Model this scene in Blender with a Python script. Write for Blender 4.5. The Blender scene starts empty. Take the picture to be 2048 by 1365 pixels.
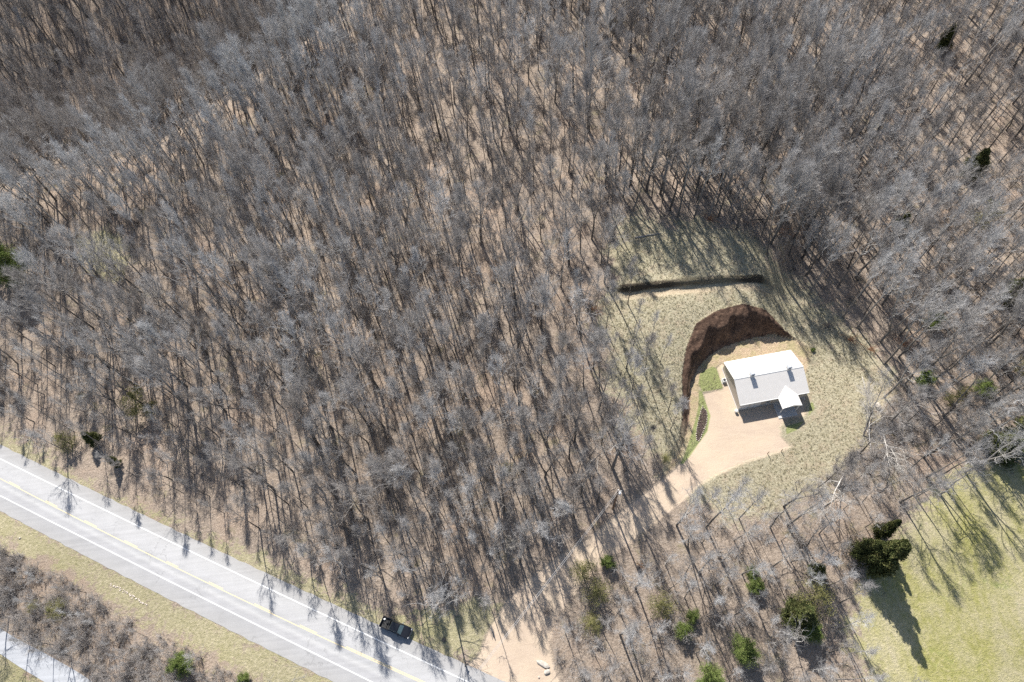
import bpy, bmesh, math, random
import numpy as np
from mathutils import Vector, Matrix
from math import sin, cos, pi, radians

# ------------------------------------------------------------------ camera, sky, sun
scene = bpy.context.scene
C = scene.collection
CAM_H = 128.0; FPX = 1330.0; NADIR = (1108.0, 1432.0)      # photo pixels (2048 x 1365)
_d = np.array([NADIR[0]-1024, NADIR[1]-682.5, FPX]); _d /= np.linalg.norm(_d)
_up = -_d
_fw = np.array([0, 0, 1.0]) - _d[2]*_d; _fw /= np.linalg.norm(_fw)
_M = np.array([np.cross(_fw, _up), _fw, _up])
cd = bpy.data.cameras.new('camera'); cam = bpy.data.objects.new('camera', cd); C.objects.link(cam)
cd.sensor_width = 36; cd.lens = FPX/2048*36; cd.clip_start = 1; cd.clip_end = 6000
_r = _M @ np.array([1, 0, 0]); _u = _M @ np.array([0, -1, 0]); _b = _M @ np.array([0, 0, -1])
cam.matrix_world = Matrix(((_r[0], _u[0], _b[0], 0), (_r[1], _u[1], _b[1], 0), (_r[2], _u[2], _b[2], CAM_H), (0, 0, 0, 1)))
scene.camera = cam

SUN_EL = 44.0; SUN_AZ = -13.0           # degrees; azimuth from +Y toward +X, the sun stands beyond the wood
w = bpy.data.worlds.new('World'); scene.world = w; w.use_nodes = True
wn = w.node_tree.nodes; bg = wn['Background']
sky = wn.new('ShaderNodeTexSky'); sky.sky_type = 'NISHITA'; sky.sun_disc = False
sky.sun_elevation = radians(SUN_EL); sky.sun_rotation = radians(SUN_AZ)
sky.air_density = 1.0; sky.dust_density = 1.0
w.node_tree.links.new(sky.outputs[0], bg.inputs[0]); bg.inputs[1].default_value = 0.08
sl = bpy.data.lights.new('sun', 'SUN'); sl.energy = 5.0; sl.angle = radians(0.5); sl.color = (1.0, 0.955, 0.89)
so = bpy.data.objects.new('sun', sl); C.objects.link(so)
_sd = Vector((sin(radians(SUN_AZ))*cos(radians(SUN_EL)), cos(radians(SUN_AZ))*cos(radians(SUN_EL)), sin(radians(SUN_EL))))
so.rotation_euler = _sd.to_track_quat('Z', 'Y').to_euler(); so.location = (0, 80, 200)
vs = scene.view_settings; vs.view_transform = 'Standard'; vs.look = 'None'; vs.gamma = 1; vs.exposure = 0.68
scene.cycles.use_denoising = False; scene.cycles.max_bounces = 5; scene.cycles.diffuse_bounces = 2

rng = random.Random(7)

# ------------------------------------------------------------------ geometry of the place
def sstep(t):
    t = np.clip(t, 0, 1); return t*t*(3-2*t)
def ray(px, py):
    return _M @ np.array([px-1024, py-682.5, FPX])
def plane(px, py, z=0.0):
    r = ray(px, py); t = (CAM_H-z)/-r[2]; return np.array([r[0]*t, r[1]*t])
def seg_dist(X, Y, pts, closed=False):
    best = np.full(X.shape, 1e9)
    n = len(pts); rngn = range(n if closed else n-1)
    for i in rngn:
        a = pts[i]; b = pts[(i+1) % n]
        vx, vy = b[0]-a[0], b[1]-a[1]; L = vx*vx+vy*vy+1e-12
        t = np.clip(((X-a[0])*vx+(Y-a[1])*vy)/L, 0, 1)
        best = np.minimum(best, (X-a[0]-t*vx)**2+(Y-a[1]-t*vy)**2)
    return np.sqrt(best)
def inside(X, Y, pts):
    c = np.zeros(X.shape, bool); n = len(pts)
    for i in range(n):
        x0, y0 = pts[i]; x1, y1 = pts[(i+1) % n]
        if y0 == y1: continue
        k = ((y0 > Y) != (y1 > Y)) & (X < (x1-x0)*(Y-y0)/(y1-y0)+x0)
        c ^= k
    return c
def sdf(X, Y, pts):                       # negative inside
    d = seg_dist(X, Y, pts, True)
    return np.where(inside(X, Y, pts), -d, d)
def wobble(X, Y, s, seed=0):
    r = np.random.RandomState(seed); o = 0*X
    for k in range(5):
        a = r.uniform(0, 2*pi); f = s*r.uniform(.6, 1.7); o = o+np.sin((X*cos(a)+Y*sin(a))*f+r.uniform(0, 6))
    return o/3.0

RA = plane(0, 892); RB = plane(998, 1359)
_t = (RB-RA)/np.linalg.norm(RB-RA); _n = np.array([-_t[1], _t[0]])
if _n[1] < 0: _n = -_n
TOE = [plane(*p, 3.0) for p in [(1338, 940), (1362, 905), (1374, 870), (1380, 830), (1381, 795), (1381, 770), (1398, 735), (1420, 712), (1450, 695), (1500, 679), (1545, 670),
       (1600, 683), (1700, 760), (1700, 950), (1480, 1010), (1400, 1010)]]
CREST = [plane(*p, 6.0) for p in [(1322, 925), (1347, 895), (1362, 868), (1367, 830), (1367, 795), (1364, 745), (1370, 700), (1388, 655), (1430, 630), (1480, 617), (1530, 627),
         (1572, 652), (1625, 672)]]+[plane(*p, 3.0) for p in [(1735, 740), (1740, 990), (1480, 1040), (1380, 1040)]]
HC = plane(1430, 590, 7.0); HX = plane(1512, 640, 5.0)[0]
BERM = [plane(*p, 7.5) for p in [(1232, 584), (1270, 583), (1310, 580), (1380, 575), (1440, 570), (1500, 567), (1560, 566), (1600, 574)]]
RIDGE = [plane(*p, 3.0) for p in [(-300, 560), (0, 455), (150, 425), (260, 400), (400, 310), (500, 240), (650, 130), (730, 0), (800, -200)]]
def bank_t(X, Y):
    a = seg_dist(X, Y, TOE, True); b = seg_dist(X, Y, CREST, True)
    a = np.where(inside(X, Y, TOE), 0, a); out = ~inside(X, Y, CREST)
    return np.where(out, 1.0, a/(a+b+1e-6))
def bank_h(X, Y):
    dy = np.minimum(0, Y-HC[1]); dx = X-HC[0]
    g = 5.4*np.exp(-(dy/21)**2)*np.exp(-(dx/42)**2)
    x1 = HX+0.7*np.maximum(0, Y-HC[1])
    return g*(1-sstep((X-x1)/9.5))
def terrain(X, Y):
    X = np.asarray(X, float); Y = np.asarray(Y, float)
    d = (X-RA[0])*_n[0]+(Y-RA[1])*_n[1]
    z = 3.0*sstep((d-9)/42)
    t = bank_t(X, Y); h = bank_h(X, Y)
    tt = np.clip(t+0.16*wobble(X, Y, .8, 3)*t*(1-t)*4+.09*wobble(X, Y, 2.2, 9)*t*(1-t)*4, 0, 1)
    tb_ = np.clip(tt*1.75-.12, 0, 1); z = z+h*(.12*np.clip(t*4, 0, 1)+.78*sstep(tb_)+.10*np.clip(t, 0, 1))+np.where((t > .03) & (t < .97), np.clip(h, 0, 2)*.07*wobble(X, Y, 3.6, 61)+np.clip(h, 0, 2)*.04*wobble(X, Y, 7.5, 62), 0)
    # step in the ground above the clearing
    bx0, bx1 = BERM[0][0], BERM[-1][0]
    yl = np.interp(X, [p[0] for p in BERM], [p[1] for p in BERM])+.25*wobble(X, Y, 1.0, 5)
    win = sstep((X-bx0+1)/3)*(1-sstep((X-bx1+9)/6))*(1+.25*wobble(X, Y, .6, 42))
    s = Y-yl
    z = z+win*(1.2*sstep((s+.1)/.9)*np.exp(-np.maximum(0, s)/22.0)-.25*np.exp(-((s+1.0)/.9)**2))
    # valley behind the ridge, upper left
    yr = np.interp(X, [p[0] for p in RIDGE], [p[1] for p in RIDGE])+4*wobble(X, Y, .08, 51)
    dr = np.abs(Y-yr)*.8
    lw_ = (1-sstep((X+12)/28))*sstep((d-25)/30)
    z = z+lw_*(4*np.exp(-(dr/30)**2)-11*np.where(Y > yr, sstep((dr-3)/30), 0)+24*np.where(Y > yr, sstep((dr-24)/70), 0))
    z = z-2.5*sstep((X-75)/45)*sstep((Y-60)/30)
    und = sstep((d-18)/30)*sstep((t-.98)/.02)
    z = z+und*(.35*wobble(X, Y, .09, 1)+.12*wobble(X, Y, .35, 2))
    return z
def T(x, y): return float(terrain(np.array([x]), np.array([y]))[0])
def at(px, py):
    """ground point seen at a photo pixel"""
    r = ray(px, py); zs = np.linspace(20, -16, 721); t = (CAM_H-zs)/-r[2]
    X, Y = r[0]*t, r[1]*t; below = terrain(X, Y) >= zs
    i = int(np.argmax(below)) if below.any() else 300
    return np.array([X[i], Y[i], terrain(X[i:i+1], Y[i:i+1])[0]])
def ats(pts): return [at(*p) for p in pts]
def toPx(P):
    c = (np.asarray(P, float)-np.array([0, 0, CAM_H])) @ _M
    return 1024+FPX*c[..., 0]/c[..., 2], 682.5+FPX*c[..., 1]/c[..., 2]

# ------------------------------------------------------------------ helpers
def tag(o, label=None, cat=None, group=None, kind=None):
    if label: o['label'] = label
    if cat: o['category'] = cat
    if group: o['group'] = group
    if kind: o['kind'] = kind
    return o
def empty(name, loc, rz=0, label=None, cat=None, group=None):
    o = bpy.data.objects.new(name, None); C.objects.link(o); o.location = loc; o.rotation_euler = (0, 0, rz)
    o.empty_display_size = .3
    return tag(o, label, cat, group)
def link(name, me, parent=None, mat=None):
    o = bpy.data.objects.new(name, me); C.objects.link(o)
    if parent is not None: o.parent = parent
    if mat is not None:
        me.materials.clear(); me.materials.append(mat)
    return o
def np_mesh(name, V, F, smooth=False):
    V = np.asarray(V, np.float32); F = np.asarray(F, np.int32); k = F.shape[1]
    me = bpy.data.meshes.new(name); me.vertices.add(len(V)); me.vertices.foreach_set('co', V.ravel())
    me.loops.add(F.size); me.loops.foreach_set('vertex_index', F.ravel())
    me.polygons.add(len(F)); me.polygons.foreach_set('loop_start', np.arange(0, F.size, k, dtype=np.int32))
    me.polygons.foreach_set('loop_total', np.full(len(F), k, np.int32))
    if smooth: me.polygons.foreach_set('use_smooth', np.ones(len(F), bool))
    me.update(calc_edges=True); return me
class MB:
    def __init__(s): s.v = []; s.f = []
    def add(s, V, F):
        n = len(s.v); s.v += [tuple(p) for p in V]; s.f += [tuple(i+n for i in f) for f in F]; return s
    def box(s, c, d, rz=0, taper=1.0):
        x, y, z = d[0]/2, d[1]/2, d[2]/2; cr, sr = cos(rz), sin(rz); V = []
        for zz, k in ((-z, 1), (z, taper)):
            for a, b in ((-x, -y), (x, -y), (x, y), (-x, y)):
                a *= k; b *= k; V.append((c[0]+a*cr-b*sr, c[1]+a*sr+b*cr, c[2]+zz))
        return s.add(V, [(3, 2, 1, 0), (4, 5, 6, 7), (0, 1, 5, 4), (1, 2, 6, 5), (2, 3, 7, 6), (3, 0, 4, 7)])
    def prism(s, poly, axis, a, b):
        """poly of 2D points swept along axis (0 x,1 y,2 z) from a to b"""
        def mk(p, q): 
            return {0: (q, p[0], p[1]), 1: (p[0], q, p[1]), 2: (p[0], p[1], q)}[axis]
        n = len(poly); V = [mk(p, a) for p in poly]+[mk(p, b) for p in poly]
        return s.add(V, [tuple(range(n))[::-1], tuple(range(n, 2*n))]+[(i, (i+1) % n, (i+1) % n+n, i+n) for i in range(n)])
    def tube(s, pts, rad, k=8):
        pts = [Vector(p) for p in pts]; n = len(pts); V = []; F = []
        if not hasattr(rad, '__len__'): rad = [rad]*n
        for i, p in enumerate(pts):
            d = (pts[min(i+1, n-1)]-pts[max(i-1, 0)]).normalized()
            a = d.cross(Vector((0, 0, 1)) if abs(d.z) < .9 else Vector((1, 0, 0))).normalized(); b = d.cross(a)
            for j in range(k):
                q = 2*pi*j/k; V.append(p+(a*cos(q)+b*sin(q))*rad[i])
        for i in range(n-1):
            for j in range(k): F.append((i*k+j, i*k+(j+1) % k, (i+1)*k+(j+1) % k, (i+1)*k+j))
        F.append(tuple(range(k))); F.append(tuple(range((n-1)*k, n*k))[::-1])
        return s.add(V, F)
    def build(s, name, mat, parent=None, bevel=0, smooth=False):
        me = bpy.data.meshes.new(name); me.from_pydata(s.v, [], s.f); me.materials.append(mat)
        bm = bmesh.new(); bm.from_mesh(me); bmesh.ops.recalc_face_normals(bm, faces=bm.faces)
        if bevel: bmesh.ops.bevel(bm, geom=bm.edges, offset=bevel, segments=2, affect='EDGES')
        bm.to_mesh(me); bm.free()
        if smooth:
            for p in me.polygons: p.use_smooth = True
        o = bpy.data.objects.new(name, me); C.objects.link(o)
        if parent is not None: o.parent = parent
        return o

# ------------------------------------------------------------------ materials
class NT:
    def __init__(s, name, rough=.9):
        s.m = bpy.data.materials.new(name); s.m.use_nodes = True; s.t = s.m.node_tree
        s.b = s.t.nodes['Principled BSDF']; s.b.inputs['Roughness'].default_value = rough
        s.tc = s.t.nodes.new('ShaderNodeTexCoord')
    def n(s, t, **k):
        q = s.t.nodes.new(t)
        for a, b in k.items(): setattr(q, a, b)
        return q
    def l(s, a, b): s.t.links.new(a, b)
    def noise(s, scale, detail=3, rough=.6, vec=None, sc=None):
        q = s.n('ShaderNodeTexNoise'); q.inputs['Scale'].default_value = scale; q.inputs['Detail'].default_value = detail
        q.inputs['Roughness'].default_value = rough
        v = vec or s.tc.outputs['Object']
        if sc:
            mp = s.n('ShaderNodeMapping'); mp.inputs['Scale'].default_value = sc[:3]
            if len(sc) > 3: mp.inputs['Rotation'].default_value = (0, 0, sc[3])
            s.l(v, mp.inputs[0]); v = mp.outputs[0]
        s.l(v, q.inputs['Vector']); return q.outputs['Fac']
    def ramp(s, fac, stops):
        q = s.n('ShaderNodeValToRGB'); e = q.color_ramp.elements
        while len(e) < len(stops): e.new(.5)
        for i, (p, c) in enumerate(stops):
            e[i].position = p; e[i].color = (*c, 1) if hasattr(c, '__len__') else (c, c, c, 1)
        s.l(fac, q.inputs[0]); return q.outputs[0]
    def mix(s, f, a, b, mode='MIX'):
        q = s.n('ShaderNodeMix', data_type='RGBA', blend_type=mode)
        for i, x in ((0, f), (6, a), (7, b)):
            if hasattr(x, 'links') or hasattr(x, 'is_linked'): s.l(x, q.inputs[i])
            else: q.inputs[i].default_value = x if i == 0 else ((*x, 1) if len(x) == 3 else x)
        return q.outputs[2]
    def math(s, op, a, b=0.0, c=None):
        q = s.n('ShaderNodeMath', operation=op)
        for i, x in enumerate((a, b) if c is None else (a, b, c)):
            if hasattr(x, 'is_linked'): s.l(x, q.inputs[i])
            else: q.inputs[i].default_value = x
        return q.outputs[0]
    def attr(s, name):
        q = s.n('ShaderNodeAttribute', attribute_name=name); return q.outputs['Fac']
    def bump(s, h, st=.5, dist=.1):
        q = s.n('ShaderNodeBump'); q.inputs['Strength'].default_value = st; q.inputs['Distance'].default_value = dist
        s.l(h, q.inputs['Height']); s.l(q.outputs[0], s.b.inputs['Normal'])
    def col(s, c):
        if hasattr(c, 'is_linked'): s.l(c, s.b.inputs['Base Color'])
        else: s.b.inputs['Base Color'].default_value = (*c, 1)
        return s
def mottled(name, a, b, scale=3, rough=.8, metal=0, bump=0, sc=None, spec=None):
    t = NT(name, rough); f = t.noise(scale, 4, .65, sc=sc)
    t.col(t.ramp(f, [(.3, a), (.7, b)])); t.b.inputs['Metallic'].default_value = metal
    if bump: t.bump(f, bump, .05)
    if spec is not None: t.b.inputs['Specular IOR Level'].default_value = spec
    return t.m
def random_bark(name, a, b, c, rough=.95, upper=False):
    t = NT(name, rough); oi = t.n('ShaderNodeObjectInfo')
    an = t.n('ShaderNodeAttribute', attribute_name='tint'); an.attribute_type = 'INSTANCER'
    ao = t.n('ShaderNodeAttribute', attribute_name='tint'); ao.attribute_type = 'OBJECT'; tn = t.math('MAXIMUM', an.outputs['Fac'], ao.outputs['Fac'])
    base = t.ramp(t.math('ADD', t.math('MULTIPLY', oi.outputs['Random'], .35), t.math('MULTIPLY', tn, .65)), [(0, a), (.5, b), (1, c)])
    f = t.noise(1.1, 3, .6); base = t.mix(1.0, base, t.ramp(f, [(.3, .75), (.7, 1.25)]), 'MULTIPLY')
    if upper:
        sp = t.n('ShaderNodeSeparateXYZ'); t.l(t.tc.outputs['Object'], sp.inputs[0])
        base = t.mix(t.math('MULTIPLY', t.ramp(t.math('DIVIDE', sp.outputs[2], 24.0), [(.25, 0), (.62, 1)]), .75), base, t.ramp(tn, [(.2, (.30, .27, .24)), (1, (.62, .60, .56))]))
    t.b.inputs['Specular IOR Level'].default_value = .2
    t.col(base); return t.m
M = {}
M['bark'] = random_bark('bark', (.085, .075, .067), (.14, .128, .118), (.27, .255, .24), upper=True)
M['twig'] = random_bark('twig', (.26, .235, .215), (.44, .42, .405), (.60, .60, .60))
M['brush'] = random_bark('brush', (.25, .21, .185), (.36, .325, .30), (.50, .475, .455))
M['pale_bark'] = random_bark('pale_bark', (.50, .47, .43), (.6, .57, .53), (.7, .67, .63))
M['russet'] = random_bark('russet', (.36, .19, .11), (.42, .25, .15), (.46, .30, .19))
M['pole'] = mottled('pole_wood', (.13, .075, .045), (.22, .13, .08), 6)
M['wire'] = mottled('wire', (.45, .45, .45), (.6, .6, .6), 2, .5)
M['galv'] = mottled('galvanised', (.5, .52, .54), (.62, .64, .66), 5, .45, .3)
M['rock'] = mottled('pale_rock', (.36, .32, .27), (.62, .57, .5), 2.5, .9, 0, .6)
M['redrock'] = mottled('edging_rock', (.45, .38, .32), (.68, .6, .53), 6, .9)
M['dark'] = mottled('dark', (.02, .02, .022), (.035, .035, .04), 5, .6)
M['rubber'] = mottled('rubber', (.02, .02, .02), (.035, .035, .035), 8, .85)
M['glass'] = mottled('glass', (.012, .016, .02), (.02, .025, .03), 2, .05)
M['shield_glass'] = mottled('windscreen_glass', (.10, .15, .16), (.16, .22, .24), 1, .08)
M['paint'] = mottled('black_paint', (.008, .008, .01), (.014, .014, .016), 2, .18)
M['paint'].node_tree.nodes['Principled BSDF'].inputs['Coat Weight'].default_value = .8
M['bed'] = mottled('bed_liner', (.02, .02, .02), (.05, .05, .05), 12, .8)
M['lamp'] = mottled('lamp_lens', (.7, .7, .7), (.85, .85, .85), 2, .2)
M['tail'] = mottled('tail_lens', (.35, .02, .02), (.45, .03, .03), 2, .2)
M['chrome'] = mottled('bright_metal', (.6, .6, .6), (.75, .75, .75), 2, .25, .9)
M['concrete'] = mottled('concrete', (.5, .48, .45), (.62, .6, .57), 2, .9)
M['trim'] = mottled('white_trim', (.72, .72, .70), (.8, .8, .78), 3, .5)
M['door'] = mottled('garage_door_paint', (.68, .68, .67), (.76, .76, .75), 3, .5)
def ribbed(name, a, b, freq, rough=.45, axis='x', st=.5):
    t = NT(name, rough); sp = t.n('ShaderNodeSeparateXYZ'); t.l(t.tc.outputs['Object'], sp.inputs[0])
    x = sp.outputs[0 if axis == 'x' else 1 if axis == 'y' else 2]
    wv = t.math('FRACT', t.math('MULTIPLY', x, freq))
    rib = t.math('SMOOTH_MIN', wv, .12, .05)
    f = t.noise(1.2, 3, .6)
    c = t.ramp(f, [(.3, a), (.7, b)])
    c = t.mix(t.math('MULTIPLY', t.math('LESS_THAN', wv, .07), .12), c, (.35, .35, .34))
    t.col(c); t.bump(rib, st, .03); return t.m
M['roof'] = ribbed('ribbed_metal_roof', (.70, .67, .63), (.74, .71, .67), 1/.3, .42)
M['roofy'] = ribbed('ribbed_metal_roof_porch', (.70, .67, .63), (.74, .71, .67), 1/.3, .42, 'y')
M['wall'] = ribbed('ribbed_wall_panel', (.47, .43, .375), (.52, .48, .42), 1/.3, .6, 'x', .3)
M['wally'] = ribbed('ribbed_wall_panel_gable', (.47, .43, .375), (.52, .48, .42), 1/.3, .6, 'y', .3)

def ground_material():
    t = NT('ground_cover', .95); t.b.inputs['Specular IOR Level'].default_value = .15
    P = t.tc.outputs['Object']
    f1 = t.noise(2.6, 5, .75); f2 = t.noise(.11, 3, .6); f3 = t.noise(9.0, 3, .8); f4 = t.noise(.45, 4, .7)
    edge = t.math('MULTIPLY', t.math('SUBTRACT', t.noise(.3, 6, .85), .5), 22.0)
    edge2 = t.math('MULTIPLY', t.math('SUBTRACT', t.noise(2.0, 3, .7), .5), .7)
    edge3 = t.math('MULTIPLY', t.math('SUBTRACT', t.noise(.7, 5, .8), .5), 2.6)
    def mask(name, wdt, e):
        v = t.math('ADD', t.attr(name), e)
        return t.math('SMOOTH_MIN', t.math('SMOOTH_MAX', t.math('ADD', .5, t.math('DIVIDE', t.math('MULTIPLY', v, -1), wdt)), 0, .02), 1, .02)
    # leaf litter
    lit = t.ramp(f1, [(.22, (.14, .11, .088)), (.45, (.33, .268, .213)), (.6, (.45, .37, .30)), (.8, (.62, .53, .44))])
    lit = t.mix(t.ramp(f2, [(.5, 0), (.72, .4)]), lit, t.ramp(f3, [(.3, (.38, .25, .17)), (.7, (.58, .42, .31))]))
    lit = t.mix(t.ramp(f4, [(.52, 0), (.72, .5)]), lit, (.24, .185, .15))
    moss = t.mix(t.ramp(t.noise(.2, 4, .75, sc=(1, 1, 1, .7)), [(.58, 0), (.72, .6)]), lit, (.27, .25, .13))
    c = moss
    # dry tufted grass of clearing and verges
    g1 = t.ramp(f1, [(.25, (.22, .19, .12)), (.47, (.40, .36, .25)), (.62, (.52, .475, .345)), (.8, (.66, .61, .47))])
    g1 = t.mix(t.ramp(f2, [(.5, 0), (.75, .35)]), g1, t.ramp(f3, [(.3, (.28, .265, .14)), (.7, (.38, .365, .20))]))
    g1 = t.mix(t.ramp(f4, [(.5, 0), (.7, .55)]), g1, (.44, .34, .25))
    c = t.mix(mask('grass', 2.2, edge), c, g1)
    ver = t.ramp(t.noise(1.6, 5, .8), [(.3, (.24, .225, .12)), (.5, (.41, .37, .235)), (.72, (.60, .53, .38))])
    c = t.mix(mask('verge', 1.5, edge), c, t.mix(t.ramp(f2, [(.45, 0), (.68, .5)]), ver, (.32, .305, .15)))
    # smoother hay meadow
    m1 = t.ramp(t.noise(1.3, 6, .8), [(.28, (.25, .25, .07)), (.5, (.39, .37, .145)), (.72, (.56, .49, .28))])
    m2 = t.ramp(t.noise(.07, 5, .75, sc=(1, .45, 1, .6)), [(.40, 0), (.62, .8)])
    m1 = t.mix(m2, m1, t.ramp(f1, [(.3, (.47, .41, .29)), (.7, (.66, .58, .45))]))
    m1 = t.mix(t.ramp(t.noise(.13, 4, .8), [(.6, 0), (.75, .5)]), m1, (.25, .34, .08))
    c = t.mix(mask('meadow', 2.5, edge), c, m1)
    # raw soil round the house pad; cut bank soil painted darker as shade
    so_ = t.ramp(f1, [(.3, (.40, .29, .19)), (.55, (.58, .45, .31)), (.75, (.68, .56, .41))])
    so_ = t.mix(t.ramp(f4, [(.42, 0), (.62, .8)]), so_, (.42, .37, .20))
    c = t.mix(mask('soil', .9, edge2), c, so_)
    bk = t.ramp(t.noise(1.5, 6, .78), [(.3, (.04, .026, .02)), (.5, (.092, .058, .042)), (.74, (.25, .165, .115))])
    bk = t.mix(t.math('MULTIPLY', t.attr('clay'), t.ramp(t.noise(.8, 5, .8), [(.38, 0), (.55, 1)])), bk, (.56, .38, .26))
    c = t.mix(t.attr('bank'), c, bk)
    bm_ = t.ramp(f1, [(.3, (.42, .33, .22)), (.7, (.62, .52, .38))]); c = t.mix(t.attr('bermsoil'), c, bm_)
    bd = t.ramp(f1, [(.3, (.045, .04, .03)), (.7, (.10, .08, .06))]); c = t.mix(t.attr('bermshade'), c, bd)  # berm face near black, the step's shadow put into the soil colour
    # gravel
    gv = t.ramp(t.noise(7, 4, .85), [(.3, (.40, .31, .235)), (.5, (.53, .425, .33)), (.75, (.70, .585, .47))])
    ruts = t.ramp(t.noise(.8, 5, .75, sc=(.35, 1.6, 1, -.75)), [(.42, 0), (.66, .45)])
    gv = t.mix(ruts, gv, (.42, .33, .25))
    gv = t.mix(t.ramp(t.noise(.16, 4, .6), [(.4, 0), (.65, .5)]), gv, (.62, .51, .37))
    gv = t.mix(t.ramp(t.noise(.5, 4, .7), [(.55, 0), (.75, .35)]), gv, (.40, .30, .235))
    c = t.mix(mask('gravel', .9, edge3), c, gv)
    lw = t.ramp(t.noise(3, 4, .8), [(.3, (.21, .24, .09)), (.55, (.32, .345, .15)), (.75, (.46, .46, .25))])
    c = t.mix(mask('lawn', .25, t.math('MULTIPLY', edge2, .3)), c, lw)
    mu = t.ramp(t.noise(5, 4, .8), [(.4, (.05, .035, .03)), (.62, (.15, .11, .10)), (.8, (.35, .28, .26))])
    c = t.mix(mask('mulch', .15, t.math('MULTIPLY', edge2, .1)), c, mu)
    c = t.mix(1.0, c, t.ramp(t.noise(.03, 2, .5), [(.35, .9), (.65, 1.08)]), 'MULTIPLY')
    t.col(c)
    hgt = t.math('ADD', t.math('MULTIPLY', f1, 1.0), t.math('MULTIPLY', f3, .5))
    smooth = t.math('SUBTRACT', 1, t.math('MULTIPLY', mask('gravel', .5, edge2), .85))
    smooth = t.math('MULTIPLY', smooth, t.math('SUBTRACT', 1, t.math('MULTIPLY', t.attr('bank'), .5)))
    t.bump(t.math('MULTIPLY', hgt, smooth), .9, .35)
    return t.m
M['ground'] = ground_material()

def asphalt(name, a, b, axis_streak=True):
    t = NT(name, .5); t.b.inputs['Specular IOR Level'].default_value = .5
    al = math.atan2(_t[1], _t[0])
    st = t.noise(1.0, 5, .6, sc=(.03, 1.6, 1, -al)); fn = t.noise(9, 3, .8); bl = t.noise(.25, 5, .7)
    c = t.ramp(st, [(.3, a), (.7, b)])
    c = t.mix(1.0, c, t.ramp(fn, [(.3, .9), (.7, 1.08)]), 'MULTIPLY')
    c = t.mix(1.0, c, t.ramp(bl, [(.3, .93), (.7, 1.06)]), 'MULTIPLY')
    ck = t.n('ShaderNodeTexVoronoi', feature='DISTANCE_TO_EDGE'); ck.inputs['Scale'].default_value = .22
    wv = t.n('ShaderNodeVectorMath', operation='ADD'); nz = t.n('ShaderNodeTexNoise'); nz.inputs['Scale'].default_value = .8; nz.inputs['Detail'].default_value = 4
    sc_ = t.n('ShaderNodeVectorMath', operation='SCALE'); sc_.inputs['Scale'].default_value = 2.2; t.l(t.tc.outputs['Object'], nz.inputs['Vector']); t.l(nz.outputs['Color'], sc_.inputs[0]); t.l(t.tc.outputs['Object'], wv.inputs[0]); t.l(sc_.outputs[0], wv.inputs[1]); t.l(wv.outputs[0], ck.inputs['Vector'])
    c = t.mix(t.math('MULTIPLY', t.ramp(ck.outputs['Distance'], [(.0, 1), (.02, 0)]), t.ramp(t.noise(.12, 3, .6), [(.48, 0), (.6, .55)])), c, (.2, .2, .2))
    if axis_streak:
        ac = t.attr('across')    # 0 = north edge, 1 = south edge
        tr = t.ramp(ac, [(0, (.86, .84, .82)), (.13, (.88, .87, .86)), (.25, (1.02, 1.02, 1.02)), (.42, (1.03, 1.03, 1.04)), (.5, (.97, .97, .98)), (.56, (.88, .89, .91)), (.62, (1.1, 1.1, 1.1)), (.68, (.9, .9, .92)), (.75, (.95, .95, .97)), (.79, (.84, .84, .85)), (1, (.86, .85, .84))])
        c = t.mix(1.0, c, tr, 'MULTIPLY')
    t.col(c); t.bump(fn, .25, .02); return t.m
M['asphalt'] = asphalt('asphalt', (.37, .37, .37), (.44, .44, .44))
M['old_asphalt'] = asphalt('old_asphalt', (.35, .365, .39), (.46, .475, .50), False)
def painted(name, c1, c2):
    t = NT(name, .6); f = t.noise(5, 5, .8); t.col(t.ramp(f, [(.32, c2), (.5, c1)])); return t.m
M['white_line'] = painted('white_road_paint', (.82, .82, .80), (.6, .6, .6))
M['yellow_line'] = painted('yellow_road_paint', (.82, .66, .36), (.6, .54, .42))

# ------------------------------------------------------------------ ground
P_ = {}
P_['grass'] = [(1232, 560), (1205, 600), (1190, 660), (1225, 700), (1205, 760), (1250, 800), (1235, 850), (1290, 880), (1325, 935), (1350, 975), (1395, 1000), (1460, 1040), (1530, 1030), (1600, 1000), (1690, 950), (1742, 880), (1760, 815), (1800, 755),
     (1745, 690), (1700, 650), (1640, 600), (1600, 562), (1545, 520), (1480, 460), (1400, 440), (1330, 455), (1290, 420), (1240, 440), (1215, 500)]
P_['gravel'] = [(990, 1362), (925, 1336), (958, 1308), (978, 1255), (1012, 1203), (1062, 1155), (1115, 1115), (1178, 1075), (1230, 1032), (1290, 985), (1335, 950), (1370, 915), (1395, 885), (1412, 860), (1414, 830), (1406, 787),
     (1446, 777), (1432, 737), (1441, 727), (1500, 745), (1600, 760), (1612, 800), (1608, 832), (1568, 842), (1561, 856), (1562, 873), (1582, 893), (1556, 905), (1500, 922), (1440, 947), (1400, 970), (1370, 997), (1330, 1030), (1270, 1078),
     (1230, 1108), (1172, 1154), (1140, 1198), (1108, 1245), (1098, 1292), (1112, 1340), (1130, 1390), (1060, 1420)]
P_['lawnA'] = [(1400, 747), (1425, 733), (1433, 737), (1446, 777), (1405, 784), (1397, 768)]
P_['lawnB'] = [(1398, 780), (1397, 812), (1391, 839), (1381, 873), (1370, 908), (1360, 928), (1366, 929), (1379, 914), (1400, 884), (1415, 863), (1421, 832), (1412, 807), (1404, 784)]
P_['lawnC'] = [(1566, 845), (1562, 858), (1564, 872), (1572, 880), (1600, 868), (1640, 820), (1630, 792), (1612, 800), (1606, 834)]
P_['mulch'] = [(1405, 813), (1414, 824), (1414, 844), (1405, 868), (1398, 884), (1393, 880), (1393, 861), (1398, 836)]
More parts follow.
